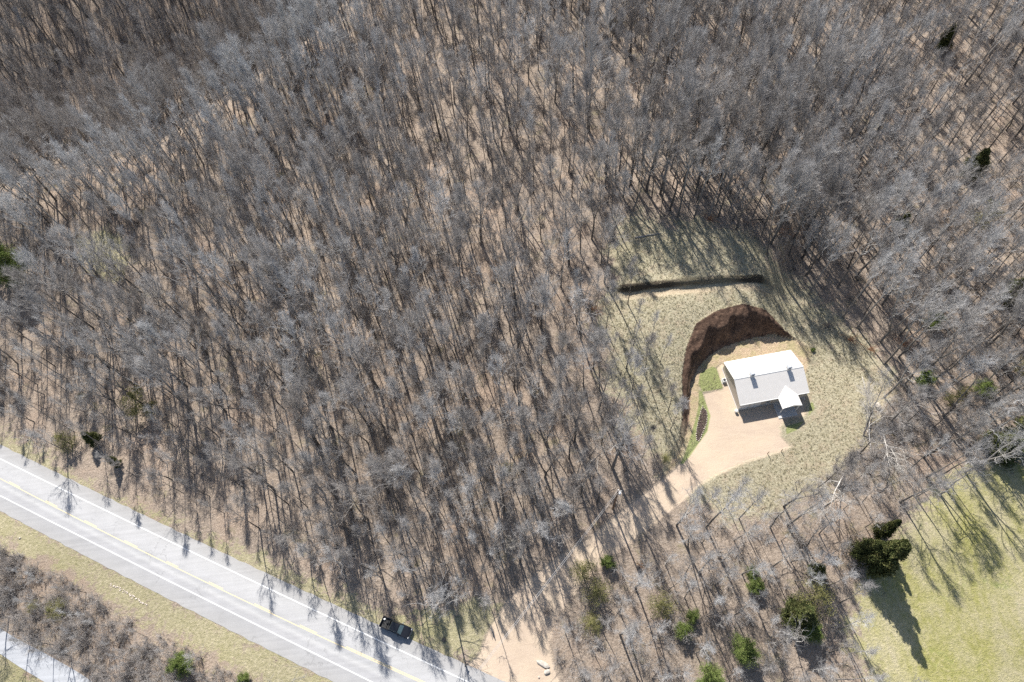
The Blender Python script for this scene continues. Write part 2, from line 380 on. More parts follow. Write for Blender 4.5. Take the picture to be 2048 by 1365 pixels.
P_['soil'] = [(1378, 800), (1376, 770), (1396, 735), (1418, 712), (1450, 695), (1500, 678), (1550, 668), (1600, 682), (1625, 700), (1612, 745), (1444, 728), (1420, 745), (1400, 760), (1399, 812), (1388, 870), (1366, 905), (1350, 945), (1330, 950), (1340, 925), (1370, 890), (1376, 850)]
P_['meadow'] = [(2300, 900), (2048, 925), (1960, 928), (1905, 955), (1855, 1000), (1800, 1060), (1775, 1120), (1740, 1170), (1705, 1240), (1700, 1290), (1740, 1345), (1800, 1420), (2300, 1500)]
P_['vergeN'] = [(-300, 720), (0, 872), (50, 884), (100, 925), (200, 985), (330, 1040), (420, 1085), (520, 1120), (620, 1165), (720, 1212), (820, 1240), (900, 1225), (950, 1200), (1000, 1210), (990, 1250), (975, 1300), (935, 1338), (998, 1364), (922, 1322), (822, 1292), (608, 1193), (171, 976), (0, 898), (-300, 750)]
P_['vergeS'] = [(-300, 870), (0, 1018), (210, 1128), (361, 1207), (500, 1275), (700, 1370), (560, 1390), (480, 1340), (420, 1310), (330, 1265), (240, 1215), (150, 1150), (70, 1115), (0, 1085), (-300, 960)]
P_['pathside'] = [(-200, 1200), (0, 1300), (40, 1325), (110, 1372), (150, 1420), (-100, 1500)]
P_['glade'] = [(150, 485), (190, 455), (240, 470), (270, 530), (230, 560), (170, 540)]
W_ = {k: [tuple(q[:2]) for q in ats(v)] for k, v in P_.items()}

def axis(a, b, s, out, f0, f1):
    core = list(np.arange(a, f0-1e-6, s))+list(np.arange(f0, f1-1e-6, s/2))+list(np.arange(f1, b+1e-6, s)); lo = []; hi = []; st = s
    x = a
    while x > out[0]: st *= 1.25; x -= st; lo.append(x)
    x = b; st = s
    while x < out[1]: st *= 1.25; x += st; hi.append(x)
    return np.array(lo[::-1]+core+hi)
_bx = [p[0] for p in TOE[:12]]+[p[0] for p in BERM]; _by = [p[1] for p in CREST[:13]]+[p[1] for p in BERM]
FX0, FX1, FY0, FY1 = math.floor(min(_bx))-4, math.floor(max(_bx))+2, math.floor(min(_by))-2, math.floor(max(_by))+4; print('FINE', FX0, FX1, FY0, FY1)
gx = axis(-130, 130, .5, (-2500, 2500), FX0, FX1); gy = axis(-5, 150, .5, (-2500, 3000), FY0, FY1)
GX, GY = np.meshgrid(gx, gy); fine = np.exp(-((GX)/400)**2)
GZ = terrain(GX, GY)
rs = np.random.RandomState(3)
AT = {}
S = {k: sdf(GX, GY, v) for k, v in W_.items()}
bt = bank_t(GX, GY); bh = bank_h(GX, GY)
AT['grass'] = S['grass']; AT['verge'] = np.minimum(np.minimum(S['vergeN'], S['vergeS']), np.minimum(S['pathside'], S['glade']+.5))
AT['meadow'] = S['meadow']; AT['soil'] = S['soil']; AT['gravel'] = S['gravel']
AT['lawn'] = np.minimum(np.minimum(S['lawnA'], S['lawnB']), S['lawnC']+.9); AT['mulch'] = S['mulch']
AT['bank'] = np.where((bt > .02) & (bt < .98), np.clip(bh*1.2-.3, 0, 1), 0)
AT['clay'] = np.where((bt > .0) & (bt < .5), sstep((.45-bt)/.3), 0)*np.clip(.15+sstep((plane(1400, 740, 3.0)[0]-GX)/4), 0, 1)
_yl = np.interp(GX, [p[0] for p in BERM], [p[1] for p in BERM]); _s = GY-_yl
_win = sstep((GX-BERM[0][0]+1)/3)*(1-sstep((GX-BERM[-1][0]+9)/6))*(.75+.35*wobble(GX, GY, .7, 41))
AT['bermshade'] = _win*sstep((_s+.2)/.3)*(1-sstep((_s-1.1)/.5))
AT['bermsoil'] = _win*np.exp(-((_s+1.2+.3*wobble(GX, GY, 1.0, 4))/.9)**2)
near = (np.abs(GX) < 131) & (GY > -6) & (GY < 151)
GZ = GZ+np.where(near & (np.abs(AT['gravel']) > .5) & (AT['verge'] > 0) & ((GX-RA[0])*_n[0]+(GY-RA[1])*_n[1] > 2), rs.uniform(-.05, .05, GX.shape), 0)*np.where(AT['gravel'] < 0, .1, 1)
ny, nx = GX.shape
VV = np.stack([GX, GY, GZ], -1).reshape(-1, 3)
ii = np.arange(ny*nx).reshape(ny, nx)
FF = np.stack([ii[:-1, :-1], ii[:-1, 1:], ii[1:, 1:], ii[1:, :-1]], -1).reshape(-1, 4)
def fc(a): return ((a[:-1, :-1]+a[1:, 1:]+a[:-1, 1:]+a[1:, :-1])/4).ravel()
owner = np.zeros(len(FF), int)
owner[fc(AT['verge']) < 0] = 1
owner[fc(AT['grass']) < 0] = 2
owner[fc(AT['meadow']) < 0] = 3
owner[fc(AT['soil']) < 0] = 4
owner[fc(AT['bank']) > .3] = 4
owner[fc(AT['gravel']) < 0] = 5
owner[fc(AT['lawn']) < 0] = 6
owner[fc(AT['mulch']) < 0] = 7
for k, nm in enumerate(['ground', 'verge_ground', 'clearing_ground', 'meadow', 'cut_bank', 'driveway', 'lawn', 'flower_bed']):
    f = FF[owner == k]; used, inv = np.unique(f, return_inverse=True)
    me = np_mesh(nm, VV[used], inv.reshape(-1, 4), smooth=True)
    for a, v in AT.items():
        at_ = me.attributes.new(a, 'FLOAT', 'POINT'); at_.data.foreach_set('value', np.clip(v.ravel()[used], -20, 20).astype(np.float32))
    o = link(nm, me, None, M['ground']); tag(o, kind='structure')

# ------------------------------------------------------------------ road
def resample(pts, step=2.0):
    P = np.array(pts, float); L = np.r_[0, np.cumsum(np.hypot(*np.diff(P[:, :2], axis=0).T))]
    n = max(2, int(L[-1]/step)); s = np.linspace(0, L[-1], n)
    return np.stack([np.interp(s, L, P[:, 0]), np.interp(s, L, P[:, 1])], -1)
def smooth_line(pts, deg=2):
    """quadratic fit through traced points, in road coordinates"""
    P = np.array([p[:2] for p in pts]); s = (P-RA) @ _t; q = (P-RA) @ _n
    return np.polyfit(s, q, deg)
def roadpt(s, q): return RA+np.outer(s, _t)+np.outer(q, _n)
north = smooth_line([plane(*p) for p in [(0, 892), (171, 970), (332, 1048), (476, 1120), (608, 1187), (822, 1286), (922, 1316), (998, 1359)]])
south = smooth_line([plane(*p) for p in [(0, 1024), (122, 1083), (210, 1134), (361, 1213), (500, 1281), (617, 1337), (664, 1365)]])
wn_ = smooth_line([plane(*p) for p in [(0, 918), (250, 1039), (500, 1163), (705, 1252), (846, 1325), (939, 1365)]])
ws_ = smooth_line([plane(*p) for p in [(0, 992), (220, 1102), (439, 1213), (500, 1244), (746, 1365)]])
ye_ = smooth_line([plane(*p) for p in [(0, 956), (250, 1083), (500, 1206), (700, 1299), (846, 1365)]])
SR = np.linspace(-90, 180, 200)
def ribbon(name, s, q0, q1, z, mat, parent=None, nq=2, across=False):
    Q = [q0+(q1-q0)*k/(nq-1) for k in range(nq)]
    V = []; 
    for q in Q:
        p = roadpt(s, q); V.append(np.c_[p, np.full(len(s), z)])
    V = np.concatenate(V); n = len(s)
    F = [(k*n+i, k*n+i+1, (k+1)*n+i+1, (k+1)*n+i) for k in range(nq-1) for i in range(n-1)]
    me = np_mesh(name, V, F); 
    if across:
        a = me.attributes.new('across', 'FLOAT', 'POINT'); a.data.foreach_set('value', np.repeat(np.linspace(0, 1, nq), n).astype(np.float32))
    return link(name, me, parent, mat)
pv = np.polyval
rag = .05*np.sin(SR*1.3)+.06*np.sin(SR*2.9+1)
road = ribbon('road', SR, pv(north, SR)+rag, pv(south, SR)+rag[::-1], .035, M['asphalt'], None, 12, True); tag(road, kind='structure')
hw = .085
ribbon('edge_line', SR, pv(wn_, SR)+hw, pv(wn_, SR)-hw, .041, M['white_line'], road)
ribbon('edge_line', SR, pv(ws_, SR)+hw, pv(ws_, SR)-hw, .041, M['white_line'], road)
ribbon('centre_line', SR, pv(ye_, SR)-.06, pv(ye_, SR)-.19, .041, M['yellow_line'], road)
def s_of(px): 
    # along-road coordinate of a photo x on the yellow line
    p = plane(px, 956+(px)*.4985); return float((p-RA) @ _t)
for a, b in [(18, 40), (92, 115), (170, 195), (250, 276), (334, 357), (418, 446), (508, 540), (598, 632)]:
    ss = np.linspace(s_of(a), s_of(b), 5); ribbon('centre_dash', ss, pv(ye_, ss)+.20, pv(ye_, ss)+.07, .041, M['yellow_line'], road)
ss = np.linspace(s_of(690), 180, 60); ribbon('centre_line', ss, pv(ye_, ss)+.20, pv(ye_, ss)+.07, .041, M['yellow_line'], road)
# narrow old road at the lower left
pn = [plane(*p) for p in [(-200, 1150), (0, 1256), (30, 1276), (100, 1312), (160, 1347), (230, 1395)]]
ps = [plane(*p) for p in [(-200, 1198), (0, 1308), (40, 1335), (95, 1368), (160, 1410)]]
pa = resample(pn); pb = resample(ps); k = min(len(pa), len(pb)); pa = pa[np.linspace(0, len(pa)-1, k).astype(int)]; pb = pb[np.linspace(0, len(pb)-1, k).astype(int)]
me = np_mesh('side_path', np.r_[np.c_[pa, np.full(k, .03)], np.c_[pb, np.full(k, .03)]], [(i, i+1, k+i+1, k+i) for i in range(k-1)])
tag(link('side_path', me, None, M['old_asphalt']), kind='structure')

# ------------------------------------------------------------------ bare trees: growth of one prototype
def tubes_fast(segs, k=3):
    A = np.array([s[0] for s in segs], float); B = np.array([s[1] for s in segs], float)
    ra = np.array([s[2] for s in segs]); rb = np.array([s[3] for s in segs])
    d = B-A; d /= np.linalg.norm(d, axis=1)[:, None]+1e-9
    ref = np.where(np.abs(d[:, 2:3]) < .9, np.array([[0, 0, 1.]]), np.array([[1., 0, 0]]))
    u = np.cross(d, ref); u /= np.linalg.norm(u, axis=1)[:, None]; v = np.cross(d, u)
    V = []
    for P, r in ((A, ra), (B, rb)):
        for j in range(k):
            q = 2*pi*j/k; V.append(P+(u*cos(q)+v*sin(q))*r[:, None])
    V = np.stack(V, 1); n = len(segs); base = (np.arange(n)*2*k)[:, None]
    F = np.concatenate([base+np.array([[j, (j+1) % k, k+(j+1) % k, k+j]]) for j in range(k)])
    return V.reshape(-1, 3), F
def rotated(d, ang, az):
    d = d.normalized(); p = d.orthogonal().normalized(); p.rotate(Matrix.Rotation(az, 3, d))
    return (d*cos(ang)+p*sin(ang)).normalized()
def grow(seed, H=22, base=.5, spread=4.0, nl=13, tr=.19, up=.4, fork=0, wander=.2, lean=(0, 0), dens=1.0, droop=0, thick=1.0):
    R = random.Random(seed); big = []; fine_ = []
    def path(p, d, L, n, r0, r1, wan, upb, out):
        pts = [p.copy()]
        for i in range(n):
            d = (d+Vector((R.gauss(0, wan), R.gauss(0, wan), R.gauss(0, wan)+upb))).normalized()
            q = p+d*(L/n); a = r0+(r1-r0)*i/n; b = r0+(r1-r0)*(i+1)/n
            out.append((tuple(p), tuple(q), a, b)); p = q; pts.append(p.copy())
        return pts, d
    def lerp(pts, t):
        x = t*(len(pts)-1); i = min(int(x), len(pts)-2); f = x-i
        return pts[i].lerp(pts[i+1], f), (pts[i+1]-pts[i]).normalized()
    def twigs(pts, n, L, r):
        for j in range(n):
            t = R.uniform(.15, 1.0); p, d = lerp(pts, t); q = rotated(d, R.uniform(.3, .8), R.uniform(0, 6.28))
            q = (q+Vector((0, 0, .42-droop))).normalized(); l = L*R.uniform(.6, 1.3)
            tp, td = path(p, q, l, 2, r, r*.55, .22, .08, fine_)
            for m in range(max(1, int(3*dens))):
                p2, d2 = lerp(tp, R.uniform(.3, 1)); q2 = rotated(d2, R.uniform(.35, .9), R.uniform(0, 6.28))
                e = p2+(q2+Vector((0, 0, .15-droop*.5)))*l*R.uniform(.35, .7); fine_.append((tuple(p2), tuple(e), r*.62, r*.3))
    stems = []
    d0 = Vector((lean[0], lean[1], 1)).normalized()
    if fork:
        tp, td = path(Vector((0, 0, -.4)), d0, H*fork, 5, tr*1.15, tr*.85, .04, .02, big)
        a0 = R.uniform(0, 6.28)
        for m in range(2 if R.random() < .6 else 3):
            dd = rotated(td, R.uniform(.22, .4), a0+m*2.6+R.uniform(-.3, .3)); sp, sd_ = path(tp[-1], dd, H*(.95-fork), 7, tr*.72, tr*.14, .05, .09, big)
            stems.append((sp, .25))
    else:
        tp, td = path(Vector((0, 0, -.4)), d0, H*.95, 12, tr, tr*.13, wander*.11, .05, big); stems.append((tp, base))
    nl_ = max(4, int(nl/len(stems)))
    for pts, b0 in stems:
        a = R.uniform(0, 6.28)
        for i in range(nl_):
            t = b0+(1-b0)*((i+R.uniform(0, .8))/nl_); t = min(t, .985); p, d = lerp(pts, t); a += 2.4+R.uniform(-.5, .5)
            u = (t-b0)/(1-b0); inc = (.92-.62*u)*R.uniform(.75, 1.2); L = spread*(.65+.75*sin(pi*min(1, .25+.75*u)))*R.uniform(.7, 1.2)*(1-.35*u)
            q = rotated(Vector((0, 0, 1)), inc, a)
            rr = tr*.32*(1-.55*u)*thick
            lp, ld = path(p, q, L, 4, rr, rr*.35, wander, up*.75, big)
            nb = int(6*dens+R.random()*2)
            for j in range(nb):
                t2 = .2+.8*(j+R.random())/nb; p2, d2 = lerp(lp, min(t2, 1)); q2 = rotated(d2, R.uniform(.45, .95), R.uniform(0, 6.28)); q2 = (q2+Vector((0, 0, up*.8))).normalized()
                bp, bd = path(p2, q2, L*R.uniform(.28, .5), 3, rr*.42, rr*.18, wander, up*.25, fine_)
                twigs(bp, int(6*dens+.5), 1.0, max(.014, rr*.18))
            twigs(lp, int(7*dens), 1.0, .017)
        twigs(pts[len(pts)//2:], int(22*dens), 1.2, .017)
    return big, fine_
STY = ['tall straight', 'forked', 'broad-crowned', 'narrow-crowned', 'slanting', 'slender', 'thick-trunked', 'crooked-limbed', 'wispy', 'low-forked', 'gaunt', 'twin-stemmed']
SPEC = [dict(H=24, base=.5, spread=4.2, nl=15, tr=.22, dens=0.90), dict(H=22, fork=.42, spread=3.4, nl=16, tr=.25, dens=0.90), dict(H=20, base=.38, spread=5.2, nl=16, tr=.26, up=.25, dens=1.01),
        dict(H=23, base=.55, spread=2.6, nl=12, tr=.18, up=.5, dens=0.85), dict(H=21, base=.5, spread=3.6, nl=13, tr=.19, lean=(.16, .05), dens=0.90), dict(H=19, base=.55, spread=2.4, nl=10, tr=.12, up=.4, dens=0.78),
        dict(H=23, base=.35, spread=5.6, nl=17, tr=.37, up=.3, thick=.9, dens=1.01), dict(H=20, base=.42, spread=4.6, nl=14, tr=.23, wander=.45, up=.15, dens=0.90),
        dict(H=22, base=.6, spread=3.2, nl=11, tr=.15, up=.6, dens=1.23), dict(H=21, fork=.2, spread=3.6, nl=18, tr=.26, up=.4, dens=0.90), dict(H=23, base=.6, spread=3.0, nl=8, tr=.24, wander=.4, up=.1, dens=0.51, thick=1.3), dict(H=20, fork=.08, spread=2.8, nl=16, tr=.18, up=.5, dens=0.90)]
NS = len(SPEC)
trunk_me = []; crown_me = []
for i, sp in enumerate(SPEC):
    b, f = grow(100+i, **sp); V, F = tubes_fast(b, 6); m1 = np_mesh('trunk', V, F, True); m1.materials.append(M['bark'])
    V, F = tubes_fast(f, 3); m2 = np_mesh('crown', V, F); m2.materials.append(M['twig']); trunk_me.append(m1); crown_me.append(m2)

# ------------------------------------------------------------------ where the wood stands
xs_, ys_ = (-150, 170), (-6, 235)
def outside_all(x, y, zone_margin):
    X, Y = np.array([x]), np.array([y]); 
    for k, m in zone_margin.items():
        if sdf(X, Y, W_[k])[0] < m: return False
    return True
tnt = {}; cell = {}
def far_enough(x, y, r):
    ci, cj = int(x//6), int(y//6)
    for a in range(ci-1, ci+2):
        for b in range(cj-1, cj+2):
            for (u, v) in cell.get((a, b), ()):
                if (u-x)**2+(v-y)**2 < r*r: return False
    return True
R3 = random.Random(11)
N_try = 34000
tx = np.array([R3.uniform(*xs_) for _ in range(N_try)]); ty = np.array([R3.uniform(*ys_) for _ in range(N_try)]); tz = terrain(tx, ty)
bpx, bpy_ = toPx(np.stack([tx, ty, tz], -1)); tpx, tpy = toPx(np.stack([tx, ty, tz+20], -1))
ok = np.ones(N_try, bool)
for k, m in {'grass': -.5, 'gravel': 1.5, 'meadow': 1.0, 'vergeN': 2.6, 'vergeS': 1.0, 'pathside': 0, 'glade': 0.5}.items():
    ok &= sdf(tx, ty, W_[k]) > m
rd = (tx-RA[0])*_n[0]+(ty-RA[1])*_n[1]
_sx = (tx-RA[0])*_t[0]+(ty-RA[1])*_t[1]
MO = [tuple(q[:2]) for q in ats([(905, 1215), (985, 1170), (1080, 1120), (1200, 1050), (1240, 1110), (1150, 1210), (1115, 1300), (1140, 1420), (900, 1420)])]
ok &= sdf(tx, ty, MO) > .5
on_road = (rd < pv(north, _sx)+5.0) & (rd > pv(south, _sx)-3.5)
ok &= ~on_road
_pw = [tuple(p) for p in pa]+[tuple(p) for p in pb[::-1]]
ok &= sdf(tx, ty, _pw) > 1.2
inview = (bpx > -330) & (bpx < 2378) & (bpy_ < 1460) & (bpy_ > -330)
ok &= inview
LW = [tuple(q[:2]) for q in ats([(1090, 1420), (1075, 1290), (1130, 1195), (1230, 1108), (1330, 1035), (1400, 1000), (1480, 1050), (1600, 1030), (1720, 940), (1760, 860), (1850, 960), (1780, 1090), (1700, 1250), (1720, 1340), (1800, 1420)])]
SC = [tuple(q[:2]) for q in ats([(-200, 950), (0, 1085), (150, 1160), (330, 1270), (560, 1400), (300, 1500), (0, 1300), (-200, 1200)])]
gsd = sdf(tx, ty, W_['gravel']); in_lw = inside(tx, ty, LW); in_sc = inside(tx, ty, SC)
RG = [tuple(q[:2]) for q in ats([(1740, 870), (1770, 760), (1850, 780), (1870, 880), (1800, 930)])]
in_rg = inside(tx, ty, RG)
for kx_, ky_, kr_ in [(45, 545, 9), (60, 600, 6), (1738, 1130, 6.5), (1714, 1110, 5), (1590, 1235, 5), (1620, 1225, 4), (1484, 1300, 3.5), (1414, 1362, 3.5), (1938, 350, 6), (1190, 1190, 4), (300, 820, 4), (1955, 450, 5), (1362, 1265, 3)]:
    q_ = at(kx_, ky_); ok &= (tx-q_[0])**2+(ty-q_[1])**2 > kr_**2
dfield = wobble(tx, ty, .07, 21); tfield = wobble(tx, ty, .06, 33)
GL = [tuple(q[:2]) for q in ats([(1200, 590), (1265, 610), (1330, 680), (1350, 760), (1350, 860), (1310, 920), (1240, 880)])]
in_gl = inside(tx, ty, GL); ok |= in_gl & inview
TE = [tuple(q[:2]) for q in ats([(1200, 440), (1230, 300), (1560, 300), (1700, 540), (1600, 560), (1480, 450)])]
in_ter = inside(tx, ty, TE)
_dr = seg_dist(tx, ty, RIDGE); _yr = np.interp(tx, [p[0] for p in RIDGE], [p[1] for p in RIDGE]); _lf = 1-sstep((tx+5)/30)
tint = .48+.18*tfield+_lf*np.where(ty > _yr, -.45*sstep(_dr/12), .6*np.exp(-(_dr/22)**2))  # tree tone; crowns past the ridge darkened in colour as the valley's shade
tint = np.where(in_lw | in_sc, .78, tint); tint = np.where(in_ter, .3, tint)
wood = []
for i in range(N_try):
    if not ok[i] or (in_lw[i] and gsd[i] < 4.5) or gsd[i] < 2.6: continue
    r = 3.32*(1+.2*dfield[i])*(1-.16*np.exp(-(_dr[i]/14)**2)*_lf[i])
    if in_lw[i]: r = 3.5
    if in_sc[i]: r = 3.6
    if in_gl[i]: r = 4.2
    if in_ter[i]: r = 2.5
    if in_rg[i]: r = 7.0
    if not far_enough(tx[i], ty[i], r*R3.uniform(.8, 1.2)): continue
    cell.setdefault((int(tx[i]//6), int(ty[i]//6)), []).append((tx[i], ty[i]))
    st = R3.choices(range(NS), [14, 10, 8, 16, 7, 18, 4, 9, 12, 7, 6, 6])[0]; sc = R3.uniform(.6, 1.03)
    dro = rd[i]-pv(north, _sx[i]); 
    if 0 < dro < 22 and not in_lw[i]: sc *= (.68+.32*(dro-5)/17)*float(np.interp(bpx[i], [0, 400, 700, 850, 950], [.72, .82, 1.08, 1.1, .85]))
    if gsd[i] < 11 and bpx[i] < 1330: sc *= .80
    if in_sc[i]: sc *= R3.uniform(.28, .5); st = R3.choice([2, 7, 5, 9, 11])
    elif in_lw[i]: sc *= .68; st = R3.choice([3, 5, 7, 4, 0])
    if in_ter[i]: sc = R3.uniform(.9, 1.08)
    if in_gl[i]: sc *= .8; st = R3.choice([3, 5, 8, 11])
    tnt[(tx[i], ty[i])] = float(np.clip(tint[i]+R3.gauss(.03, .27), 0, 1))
    wood.append([tx[i], ty[i], tz[i], st, sc, R3.uniform(0, 6.28), R3.uniform(-.05, .05), R3.uniform(-.05, .05), None])

# trees one can point at, traced trunk by trunk: base pixel, style, size, label
TR = [((1388, 437), 0, 1.0, 'pale tall bare tree rooted at the middle of the shaded terrace top edge', 0),
      ((1432, 412), 3, .95, 'narrow bare tree just right of the pale one above the shaded terrace', 0),
      ((1478, 417), 5, .9, 'slender bare tree above the right part of the shaded terrace', 0),
      ((1503, 441), 4, .95, 'slanting bare tree above the terrace corner nearest the rusty brush', 0),
      ((1618, 588), 0, .95, 'tall bare tree at the right end of the dark earth step', 0),
      ((1581, 545), 5, .9, 'slender bare tree just above the right end of the dark earth step', 0),
      ((1685, 636), 3, 1.0, 'narrow bare tree first on the clearing edge going down from the earth step', 0),
      ((1714, 656), 0, 1.02, 'long grey trunked bare tree between two others on the clearing right edge', 0),
      ((1797, 715), 0, 1.02, 'long grey trunked bare tree above the green bush right of the clearing', 0),
      ((1903, 772), 4, .8, 'slanting bare tree in the open leafy patch at the right edge', 0),
      ((1777, 848), 2, .7, 'broad bare tree standing on the striped leafy patch beside the dead wood', 0),
      ((1270, 1175), 7, .8, 'crooked bare tree alone below the driveway bend', 0),
      ((1377, 1096), 4, .9, 'slanting bare tree among the poles below the driveway', 0),
      ((1353, 1051), 1, .85, 'forked bare tree close below the driveway edge opposite the power pole', 0),
      ((1403, 1021), 5, .75, 'thin bare tree standing in the grass beside the driveway', 0),
      ((1412, 1055), 0, .95, 'tall bare tree reaching over the grass below the gravel turning area', 0),
      ((1454, 1014), 5, .85, 'thin bare tree reaching over the middle of the lower grass', 0),
      ((1478, 1038), 3, .8, 'narrow bare tree at the lower edge of the clearing grass', 0),
      ((1540, 1055), 7, .8, 'crooked bare tree below the lower clearing edge, left of the pink soil strip', 0),
      ((1575, 1050), 1, .8, 'forked bare tree on the pink soil strip below the clearing', 0),
      ((1225, 937), 6, .95, 'dark thick bare tree just above the power pole', 0),
      ((1262, 1290), 7, .75, 'crooked dark bare tree in the lower wood beside a leafless split trunk', 0),
      ((1240, 1270), 1, .7, 'split trunked bare tree in the middle of the lower wood', 0),
      ((1727, 872), 7, .72, 'dark bent bare tree leaning over the pale boulder', 1),
      ((1177, 262), 6, 1.25, 'largest dark trunked bare tree, near the middle of the far wood', 0),
      ((985, 1225), 5, .8, 'thin bare tree beside the driveway mouth above the broken stump', 0),
      ((905, 1215), 2, .8, 'broad pale bare tree above the verge right of the black pickup', 0),
      ((1930, 945), 1, .8, 'forked bare tree casting its shadow across the meadow top', 0),
      ((1880, 990), 7, .8, 'crooked bare tree at the meadow left edge above the dark cedars', 0),
      ((1800, 1005), 2, .75, 'broad silvery bare tree right of the topmost dark cedar', 0),
      ((1990, 925), 3, .8, 'narrow bare tree at the meadow top near the frame edge', 0),
      ((135, 905), 2, .6, 'low broad bare tree over the verge near the left road end', 0),
      ((1795, 1385), 2, .5, 'low broad bare tree at the foot of the meadow', 0),
      ((1130, 1265), 2, .42, 'small pale bushy bare tree right of the driveway mouth', 0),
      ((1165, 1350), 2, .5, 'silvery bushy bare tree left of the pair at the bottom edge', 0),
      ((18, 1236), 7, .62, 'crooked bare tree at the left edge casting its shadow on the narrow path', 0), ((66, 1262), 4, .55, 'slanting bare tree throwing a shadow across the narrow path', 0), ((108, 1290), 3, .5, 'narrow bare tree beside the narrow path, right of the slanting one', 0), ((142, 1312), 9, .45, 'low forked bare tree nearest the right end of the narrow path', 0),
      ((1215, 1345), 2, .5, 'silvery bushy bare tree right of the pair at the bottom edge', 0)]
traced = []
for (px, py), st, sc, lab, flag in TR:
    p = at(px, py); az = R3.uniform(0, 6.28); tlx = tly = 0.0
    if flag: tlx, tly, az = -.0, .62, 2.0
    traced.append([p[0], p[1], p[2], st, sc, az, tlx, tly, lab])
wood = [t for t in wood if all((t[0]-q[0])**2+(t[1]-q[1])**2 > 6.2 for q in traced)]

def shown(t):
    Hh = SPEC[t[3]]['H']*t[4]; P = np.array([[t[0], t[1], t[2]], [t[0], t[1], t[2]+Hh], [t[0], t[1], t[2]+Hh*.7]])
    X, Y = toPx(P); 
    inn = ((X > -20) & (X < 2068) & (Y > -20) & (Y < 1385))
    if not inn.any(): return 0
    vis = inn.mean(); c = (P[2]-np.array([0, 0, CAM_H])) @ _M
    wpx = SPEC[t[3]]['spread']*2*t[4]*FPX/c[2]
    return vis*(np.hypot(X[1]-X[0], Y[1]-Y[0])+wpx)*wpx
wood.sort(key=shown, reverse=True)
NIND = 300-len(traced)
ind, rest = wood[:NIND], wood[NIND:]
for st in range(NS):
    if not any(t[3] == st for t in traced+ind):
        i = next(i for i, t in enumerate(rest) if t[3] == st); ind[-1-st], rest[i] = rest[i], ind[-1-st]

# zones for describing trees, by where their base is in the photo
ZN = [('along the verge left of the black pickup', [(60, 860), (200, 930), (500, 1080), (760, 1190), (760, 1250), (400, 1130), (0, 920)]),
      ('between the black pickup and the driveway', [(760, 1150), (1060, 1100), (1060, 1330), (760, 1280)]),
      ('around the power pole by the driveway', [(1060, 1180), (1060, 1000), (1150, 880), (1340, 880), (1345, 1000), (1150, 1180)]),
      ('in the wood right of the driveway', [(1060, 1420), (1080, 1200), (1345, 1000), (1500, 1000), (1500, 1420)]),
      ('around the dark cedars by the meadow', [(1500, 1420), (1500, 960), (1720, 930), (1900, 900), (2400, 880), (2400, 1420)]),
      ('in the scrub between the two roads', [(-400, 900), (200, 1130), (700, 1420), (-400, 1500)]),
      ('on the right side of the clearing', [(1600, 950), (1600, 560), (1800, 560), (2400, 560), (2400, 880), (1800, 930)]),
      ('above the shaded terrace', [(1200, 430), (1200, 300), (1600, 300), (1700, 560), (1600, 560), (1500, 440)]),
      ('on the left side of the clearing', [(1050, 880), (1050, 430), (1240, 430), (1240, 880)]),
      ('in the wood above the black pickup', [(650, 1200), (650, 900), (1060, 900), (1060, 1150)]),
      ('above the left end of the road', [(-400, 900), (-400, 650), (350, 650), (350, 1100)]),
      ('above the middle of the road', [(350, 1120), (350, 800), (650, 800), (650, 1200)]),
      ('in the middle of the main wood', [(650, 900), (650, 520), (1050, 520), (1050, 900)]),
      ('in the wood left of centre', [(350, 800), (350, 420), (650, 420), (650, 800)]),
      ('around the green glade at the left', [(-400, 650), (-400, 380), (350, 380), (350, 650)]),
      ('on the ridge at the upper left', [(-400, 420), (350, 380), (750, -300), (950, -300), (650, 420)]),
      ('in the top middle of the wood', [(700, 520), (850, -400), (1350, -400), (1200, 430), (1050, 520)])]
def zone(t):
    X, Y = toPx(np.array([[t[0], t[1], t[2]]]))
    for nm, pg in ZN:
        if inside(X, Y, pg)[0]: return nm
    return 'in the top right of the wood' if X[0] > 1250 else 'in the valley at the upper left'
ORD = ['first', 'second', 'third', 'fourth', 'fifth', 'sixth', 'seventh', 'eighth', 'ninth', 'tenth', 'eleventh', 'twelfth', 'thirteenth', 'fourteenth', 'fifteenth', 'sixteenth', 'seventeenth', 'eighteenth', 'nineteenth', 'twentieth']
buck = {}
for t in ind: buck.setdefault((zone(t), t[3]), []).append(t)
for (z, st), L in buck.items():
    L.sort(key=lambda t: float(toPx(np.array([[t[0], t[1], t[2]]]))[0][0]))
    for k, t in enumerate(L):
        if len(L) == 1: t[8] = 'the only %s bare grey tree %s' % (STY[st], z)
        else: t[8] = '%s from left of %s bare trees %s' % (ORD[min(k, 19)], STY[st], z)
    for t in L: t.append(z)
proto_obj = {}
def place_tree(t):
    r = bpy.data.objects.new('bare_tree', None); C.objects.link(r); r.empty_display_size = .5
    r.location = (t[0], t[1], t[2]); r.rotation_euler = (t[6], t[7], t[5]) if t[7] < .3 else (0, .62, 1.15)
    kx = .86+.28*((t[0]*7.3+t[1]*3.1) % 1); r.scale = (t[4]*kx, t[4]*(1.9-kx)*1.05, t[4])
    tag(r, t[8], 'bare tree', 'bare trees '+(t[9] if len(t) > 9 else 'standing by themselves along the openings'))
    k = link('trunk', trunk_me[t[3]], r); c = link('crown', crown_me[t[3]], r)
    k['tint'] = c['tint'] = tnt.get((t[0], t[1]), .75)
    proto_obj.setdefault(t[3], (k, c))
for t in traced+ind: place_tree(t)

